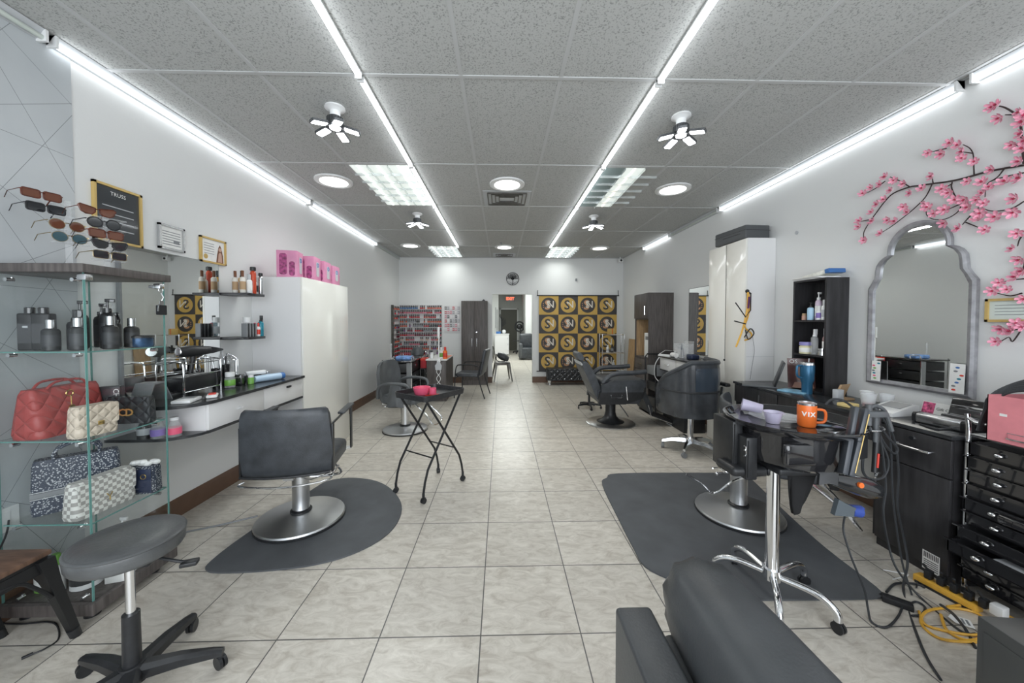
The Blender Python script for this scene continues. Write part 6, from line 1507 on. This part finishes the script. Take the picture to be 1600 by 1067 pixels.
# flat iron
def along(p0, p1): 
    d = (p1-p0).normalized(); q = d.to_track_quat('Z', 'Y').to_matrix().to_4x4(); return TR(*p0) @ q, (p1-p0).length
a, b_ = YP(1322, 742, 1.56), YP(1348, 634, 1.60)
iron_m = pm('iron_charcoal', (.05, .056, .066), .35)
t = T('flat_iron', 'black hair straightener with gold edge hanging upright on the trolley', 'hair straightener', a)
dirv = b_-a; Mq = dirv.normalized().to_track_quat('Z', 'Y').to_matrix().to_4x4(); L_ = dirv.length
g = G(); g.M = Mq @ RZ(-.6); g.box(-.021, .021, -.024, .0, 0, L_*.5, .006).box(-.019, .019, -.021, .0, L_*.49, L_*.97, .006); g.obj('front_arm', iron_m, t)
g = G(); g.M = Mq @ RZ(-.6) @ RX(-.05); g.box(-.021, .021, .003, .026, 0, L_*.5, .006).box(-.018, .018, .003, .022, L_*.48, L_*.96, .006); g.obj('rear_arm', iron_m, t)
g = G(); g.M = Mq @ RZ(-.6); g.box(-.0222, -.020, -.020, -.0165, .02, L_*.9).obj('gold_trim', gold_paint, t, smooth=False)
g = G(); g.M = Mq @ RZ(-.6); g.tube([(x, -.0215, z) for x, z in rrect(-.010, .010, L_*.53, L_*.90, .009, 4)], .001, 5, close=True); g.obj('panel_outline', gold_paint, t)
g = G(); g.M = Mq @ RZ(-.6); g.text('LISSE', .016, TR(0, -.0222, L_*.76) @ RX(PI/2) @ RZ(PI/2), .0004); g.obj('lettering', paper, t)
a, b_ = YP(1366, 738, 1.76), YP(1372, 650, 1.78)
t = T('curling_iron', 'slim dark curling iron hanging behind the straightener', 'curling iron', a)
dirv = b_-a; g = G().cyl((0, 0, 0), dirv*.55, .012, .013).cyl(dirv*.55, dirv, .015, .012); g.obj('wand', black_plastic, t); G().cyl(dirv*.1+V((0, -.013, 0)), dirv*.35+V((0, -.014, 0)), .005).obj('clip', red_m, t)
# hair dryer hanging
ctr = YP(1335, 757, 1.70); e1 = YP(1382, 770, 1.70)
sl = math.atan2(e1.z-ctr.z, e1.x-ctr.x)
dryer(ctr, 0, pm('dryer_black', (.02, .021, .023), .12, coat=1.), black_plastic, 'glossy black hair dryer hanging on its side below the round tray', M=RY(-sl) @ RZ(PI) @ RX(-1.35) @ MX.Scale(1.15, 4))
G().cyl((ctr.x-.015, 1.650, ctr.z+.018), (ctr.x-.015, 1.668, ctr.z+.016), .013).obj('cool_button', orange_m, **tg('round orange button on the hanging hair dryer', 'button'))
hd = [o for o in SC.objects if o.get('label', '').startswith('glossy black hair dryer')][0]
cb = [o for o in SC.objects if o.name.startswith('cool_button')][0]
cb.location = cb.location-hd.location; cb.parent = hd; del cb['label']; del cb['category']
c0 = YP(1320, 795, 1.74)
t = T('dryer_nozzle', 'grey flat dryer nozzle with blue collar hanging under the hair dryer', 'nozzle', c0)
g = G(); g.M = RY(.25); g.ring([[V((x, q1*w, q2*h)) for q1, q2 in ((-1, -1), (1, -1), (1, 1), (-1, 1))] for x, w, h in ((-.055, .012, .042), (-.02, .02, .032), (.02, .024, .024), (.03, .024, .024))]); g.obj('nozzle', pm('slate_plastic', (.10, .12, .135), .4), t)
g = G(); g.M = RY(.25); g.cyl((.028, 0, 0), (.075, 0, .006), .027, .030, 18).cyl((.07, 0, .006), (.085, 0, .03), .02, .012); g.obj('collar', pm('royal_blue', (.04, .08, .35), .35), t)
# cables of the tools
def cable(pix, r, m, label, name='tool_cable'):
    pts = [YP(a, b_, y) if y is not None else ZP(a, b_, .006) for a, b_, y in pix]
    return G().tube(pts, r, 6, smooth=6).obj(name, m, **tg(label, 'cable', 'tool cables'))
blk = pm('cable_grey_black', (.035, .038, .042), .45)
cable([(1350, 636, 1.75), (1380, 650, 1.80), (1398, 690, 1.85), (1404, 740, 1.88), (1402, 790, 1.9), (1412, 840, 1.92), (1418, 880, 1.88), (1412, 925, 1.80), (1440, 1010, None), (1470, 1062, None)], .0055, blk, 'cable from the straightener falling to the floor past the power strip')
cable([(1355, 640, 1.76), (1370, 660, 1.78), (1378, 700, 1.8), (1384, 760, 1.82), (1380, 800, 1.82), (1388, 850, 1.84), (1402, 890, 1.80), (1440, 935, None), (1500, 985, None), (1524, 990, None)], .0055, blk, 'thick grey cable hanging from the trolley down to the adapter')
cable([(1362, 645, 1.78), (1385, 680, 1.8), (1402, 700, 1.82), (1396, 708, 1.82), (1380, 690, 1.8), (1366, 660, 1.78)], .006, blk, 'small loop of cable beside the straightener')
cable([(1358, 642, 1.77), (1372, 680, 1.79), (1388, 720, 1.81), (1380, 745, 1.81), (1360, 748, 1.8), (1348, 735, 1.8), (1350, 700, 1.79)], .006, blk, 'looped cable hanging around the curling iron')
cable([(1352, 636, 1.76), (1368, 642, 1.78), (1386, 665, 1.8), (1392, 700, 1.82), (1394, 760, 1.84), (1400, 820, 1.86), (1410, 880, 1.84), (1425, 930, None)], .0045, blk, 'thin cable between the other hanging cables')
cable([(1290, 632, 1.95), (1300, 624, 1.94), (1318, 626, 1.92), (1338, 640, 1.86), (1350, 645, 1.80)], .006, blk, 'black cable arching from the tray to the tool holder')
cable([(1320, 806, 1.78), (1318, 830, 1.78), (1330, 870, 1.72), (1350, 920, 1.68), (1356, 950, 1.66), (1362, 972, None), (1385, 980, None), (1404, 962, None), (1412, 940, None)], .005, blk, 'cable hanging from the dryer nozzle curling on the floor by the mat')
t = T('tool_holder', 'dark tool holder clip at the top of the hanging cables', 'holder', YP(1366, 648, 1.68))
G().box(-.05, .05, -.02, .02, -.01, .02, .006).cyl((-.03, 0, -.05), (-.03, 0, .05), .014).cyl((.03, .02, -.14), (.03, .02, .03), .010).tube([(-.04, 0, .02), (0, 0, .045), (.05, 0, .02), (.08, 0, -.05), (.09, 0, -.08)], .009, 8, smooth=4).obj('holder', grey_leather, t)

# ---------- drawer trolley right ----------
t = T('drawer_trolley', 'chrome framed trolley of ten black drawers at the right edge', 'trolley', (2.63, 1.60, 0))
y0, y1, x0, x1 = -.27, .195, -.18, .17
for x in (x0, x1):
    G().tube([(x, y1, .03), (x, y1, .875), (x, y1-.03, .91), (x, y0+.03, .91), (x, y0, .875), (x, y0, .03)], .0105, 10, smooth=3).obj('frame', chrome, t)
G().box(x0-.005, x1+.005, y0+.01, y1-.01, .835, .850, .003).obj('top_tray', steel, t)
for k in range(10):
    z = .775-.0725*k; out = (0, .01, 0, .01, .02, .01, .055, .10, .03, .02)[k]
    d = None
    xa = x0-.012-out
    g = G().mat(gloss_black)
    g.box(xa, xa+.006, y0+.012, y1-.012, z-.030, z+.032).box(xa, x1-.02, y0+.012, y0+.018, z-.030, z+.030).box(xa, x1-.02, y1-.018, y1-.012, z-.030, z+.030).box(xa, x1-.02, y0+.012, y1-.012, z-.032, z-.028).box(xa-.012, xa+.002, y0+.004, y1-.004, z+.028, z+.034)
    d = g.obj('drawer', None, t, smooth=False)
    G().ball((xa-.012, .065, z), .0115, (1, 1.5, 1), 12).obj('knob', chrome, d)
    for x in (x0+.008,): G().tube([(x-out*.2, y1-.004, z-.03), (x+.05, y1+.0, z-.03), (x+.05, y1, z+.03)], .003, 6).obj('rail', chrome, d)
for k, (dz, m) in enumerate(((7, plastic_clear), (4, gloss_black))):
    z = .775-.0725*dz; G().box(2.36+.03*k, 2.46, 1.52, 1.64, z-.025, z+.02, .01).obj('folded_pack', m, **tg(('clear plastic pack lying in the lowest open drawer', 'black pouch lying in the fifth drawer of the trolley')[k], 'pack'))
for x in (x0, x1):
    for y in (y0, y1): g = G(); caster(g, x, y, .014, .4); g.obj('caster', black_plastic, t)

# pink box with curling irons
boxz = .8505
t = T('storage_box', 'pink cardboard storage box of curling irons on the drawer trolley', 'box', (2.56, 1.51, boxz))
bx, by, bh_ = .17, .175, .225
pk2 = pm('pink_board', (.72, .25, .28), .7, noise=(20, .06))
G().box(-bx, -bx+.004, -by, by, 0, bh_).obj('front_panel', pk2, t, smooth=False)
G().box(bx-.004, bx, -by, by, 0, bh_).box(-bx, bx, by-.004, by, 0, bh_).box(-bx, bx, -by, -by+.004, 0, bh_).box(-bx, bx, -by, by, 0, .004).obj('box', pk2, t, smooth=False)
G().tube([(-bx-.002, .0, .055), (-bx-.002, .0, .03), (-bx-.002, .1, .03), (-bx-.002, .1, .055)], .002, 6, close=True).box(-bx-.01, -bx, -.0, .1, .026, .032).obj('label_holder', chrome, t, smooth=False)
G().box(-bx-.0012, -bx, .105, .13, .13, .142).obj('sticker', paper, t, smooth=False)
CI = 'curling irons in the pink box'
curl_blue = pm('curl_blue', (.08, .22, .40), .3, .3)
for k, (xx, yy, m, tilt, lab) in enumerate(((-.10, .10, curl_blue, .5, 'blue barrel curling iron at the left of the pink box'), (-.02, .02, curl_blue, .9, 'blue barrel curling iron lying across the pink box'), (.02, .12, curl_blue, .35, 'blue tipped iron behind the left one in the pink box'), (.05, -.02, red_m, .7, 'red handled iron in the pink box'))):
    t = T('curling_iron', lab, 'curling iron', (2.56+xx, 1.51+yy, boxz+.07), .2*k, CI)
    g = G(); g.M = RX(tilt); g.cyl((0, 0, 0), (0, 0, .13), .014); g.obj('handle', black_plastic, t)
    g = G(); g.M = RX(tilt); g.cyl((0, 0, .13), (0, 0, .24), .021); g.obj('barrel', m, t)
g = G(); g.M = TR(2.53, 1.43, boxz+.12) @ RX(.2)
g.lathe([(.04, 0), (.06, .15), (.056, .15), (.036, 0)], n=24)
perf = pm('perforated_metal', (.55, .56, .57), .35, .8); nt = perf.node_tree; b = nt.nodes['Principled BSDF']; tc = nt.nodes.new('ShaderNodeTexCoord'); vo = nt.nodes.new('ShaderNodeTexVoronoi'); vo.inputs['Scale'].default_value = 110; vo.inputs['Randomness'].default_value = 0
nt.links.new(tc.outputs['Object'], vo.inputs['Vector']); f = math_node(nt, 'GREATER_THAN', vo.outputs['Distance'], .32); mx = nt.nodes.new('ShaderNodeMix'); mx.data_type = 'RGBA'; nt.links.new(f, mx.inputs['Factor']); mx.inputs[6].default_value = (.02, .02, .02, 1); mx.inputs[7].default_value = (.55, .56, .57, 1); nt.links.new(mx.outputs[2], b.inputs['Base Color'])
g.obj('mesh_cup', perf, **tg('perforated metal cup lying in the pink box', 'cup'))
t = T('cable_bundle', 'thick bundle of grey cables draped over the pink storage box', 'cables', (2.50, 1.70, .86))
for k in range(6):
    pts = [(2.43+.012*k, 1.745, .875), (2.44, 1.72, 1.0+.008*k), (2.47+.01*k, 1.66, 1.09+.010*k), (2.50, 1.54, 1.115+.009*k), (2.52, 1.42, 1.10), (2.54, 1.36, 1.0)]
    G().tube([V(q) for q in pts], .0065, 6, smooth=6).obj('strand', blk, t, world=True)

# ---------- floor clutter ----------
p = ZP(1402, 945)
t = T('power_adapter', 'flat black power adapter on the floor beside the mat', 'adapter', (p.x, p.y, 0), -.75)
G().box(-.055, .055, -.022, .022, 0, .03, .004).box(-.05, .05, .024, .032, 0, .02).obj('body', black_plastic, t)
a, b_ = ZP(1432, 905), ZP(1530, 958); c = (a+b_)/2
t = T('power_strip', 'long yellow power strip full of plugs on the floor', 'power strip', (c.x, c.y, 0), math.atan2(b_.y-a.y, b_.x-a.x))
Ls = (b_-a).length/2
G().box(-Ls, Ls, -.03, .03, 0, .04, .005).obj('body', yellow_m, t); G().box(-Ls+.01, Ls-.01, -.034, .034, 0, .012).obj('foot', black_plastic, t)
random.seed(21)
for k in range(7):
    x = -Ls+.05+k*.05; z = .04
    if k == 5: G().box(x-.025, x+.02, -.024, .024, z, z+.05, .006).obj('plug', white_plastic, t)
    elif k < 5: G().box(x-.014, x+.014, -.018, .018, z, z+.045, .006).cyl((x, 0, z+.04), (x+random.uniform(-.02, .02), -.02, z+.075), .006).obj('plug', black_plastic, t)
YC = 'yellow extension cords on the floor'
cable([(1436, 955, None), (1445, 975, None), (1475, 985, None), (1520, 992, None), (1545, 985, None), (1530, 960, None), (1490, 950, None), (1448, 955, None), (1440, 975, None), (1470, 998, None), (1525, 1003, None)], .006, yellow_m, 'coiled yellow extension cord in front of the power strip', 'extension_cord')
cable([(1470, 960, None), (1480, 985, None), (1510, 1000, None), (1540, 995, None)], .006, yellow_m, 'short visible run of yellow cord under the tag', 'extension_cord')
cable([(1480, 948, None), (1520, 945, None), (1560, 955, None), (1600, 975, None)], .006, yellow_m, 'yellow cord leading to the right edge', 'extension_cord')
cable([(1385, 925, None), (1400, 912, None), (1430, 912, None), (1445, 918, None)], .006, blk, 'black cord curving above the adapter')
cable([(1425, 962, None), (1440, 960, None), (1445, 948, None), (1430, 940, None), (1415, 950, None)], .005, blk, 'black cord loop between adapter and power strip')
cable([(1380, 890, None), (1400, 894, None), (1420, 898, None), (1395, 905, None)], .003, white_plastic, 'thin white cord end on the floor in front of the black cabinet')
cable([(1432, 918, None), (1436, 900, None), (1450, 897, None), (1462, 912, None)], .004, blk, 'thin black cord arching over the power strip')
p = ZP(1504, 975); t = T('paper_tag', 'white printed tag on a black cord near the power strip', 'tag', (p.x, p.y, .012), .9); G().prism([(-.03, -.03), (.03, -.03), (.03, .03), (0, .045), (-.03, .03)], .0, .002).obj('tag', paper, t)
G().box(-.02, .02, -.02, -.012, .002, .0028).box(-.02, .02, -.005, .003, .002, .0028).obj('print', grey_m, t, smooth=False)
cable([(1470, 945, .9*1.7), (1490, 960, 1.55), (1510, 985, None), (1524, 1012, None)], .006, blk, 'black cord with the white tag')

# ---------- foreground pieces ----------
t = T('lounge_chair', 'dark grey vinyl lounge chair in the foreground with thick rolled back', 'armchair', (.55, .70, 0))
fg = pm('foreground_vinyl', (.062, .067, .072), .40, noise=(4, .25), bump=(140, .1))
# arm (left) : tall padded panel
G().box(.332-.55, .437-.55, -.42, .315, .04, .60, .012).obj('armrest', fg, t)
rs = []
prof = ((.365, .35, .60), (.36, .62, .80), (.33, .82, .93), (.26, .96, 1.0), (.10, 1.03, 1.04), (-.15, 1.08, 1.06), (-.42, 1.12, 1.08))
NN = 28
for k, (y, sw, sh) in enumerate(prof):
    r = []
    for i in range(NN):
        a = 2*PI*i/NN; ca, sa = math.cos(a), math.sin(a)
        x = .125*sw*(abs(ca)**.8)*(1 if ca > 0 else -1); z = .115*sh*(abs(sa)**.8)*(1 if sa > 0 else -1)
        w = .006*math.sin(9*a)*(1 if k < 3 else .2)
        r.append(V((.035+x+w*ca, y, .615+z+w*sa)))
    rs.append(r)
G().ring(rs).obj('backrest', fg, t, ang=70)
G().box(-.10, .15, -.42, .30, .06, .54, .03).obj('seat_base', fg, t)
p = ZP(1527, 961, .42)
t = T('side_cabinet', 'dark grey metal cabinet at the lower right corner', 'cabinet', (p.x, p.y, 0), math.radians(-6))
G().box(0, .40, -.42, 0, 0, .42, .004).obj('body', pm('dark_cabinet', (.075, .078, .078), .35, .2), t)
G().box(-.003, 0, -.40, -.02, .03, .38, .002).obj('door', MATS['dark_cabinet'], t)
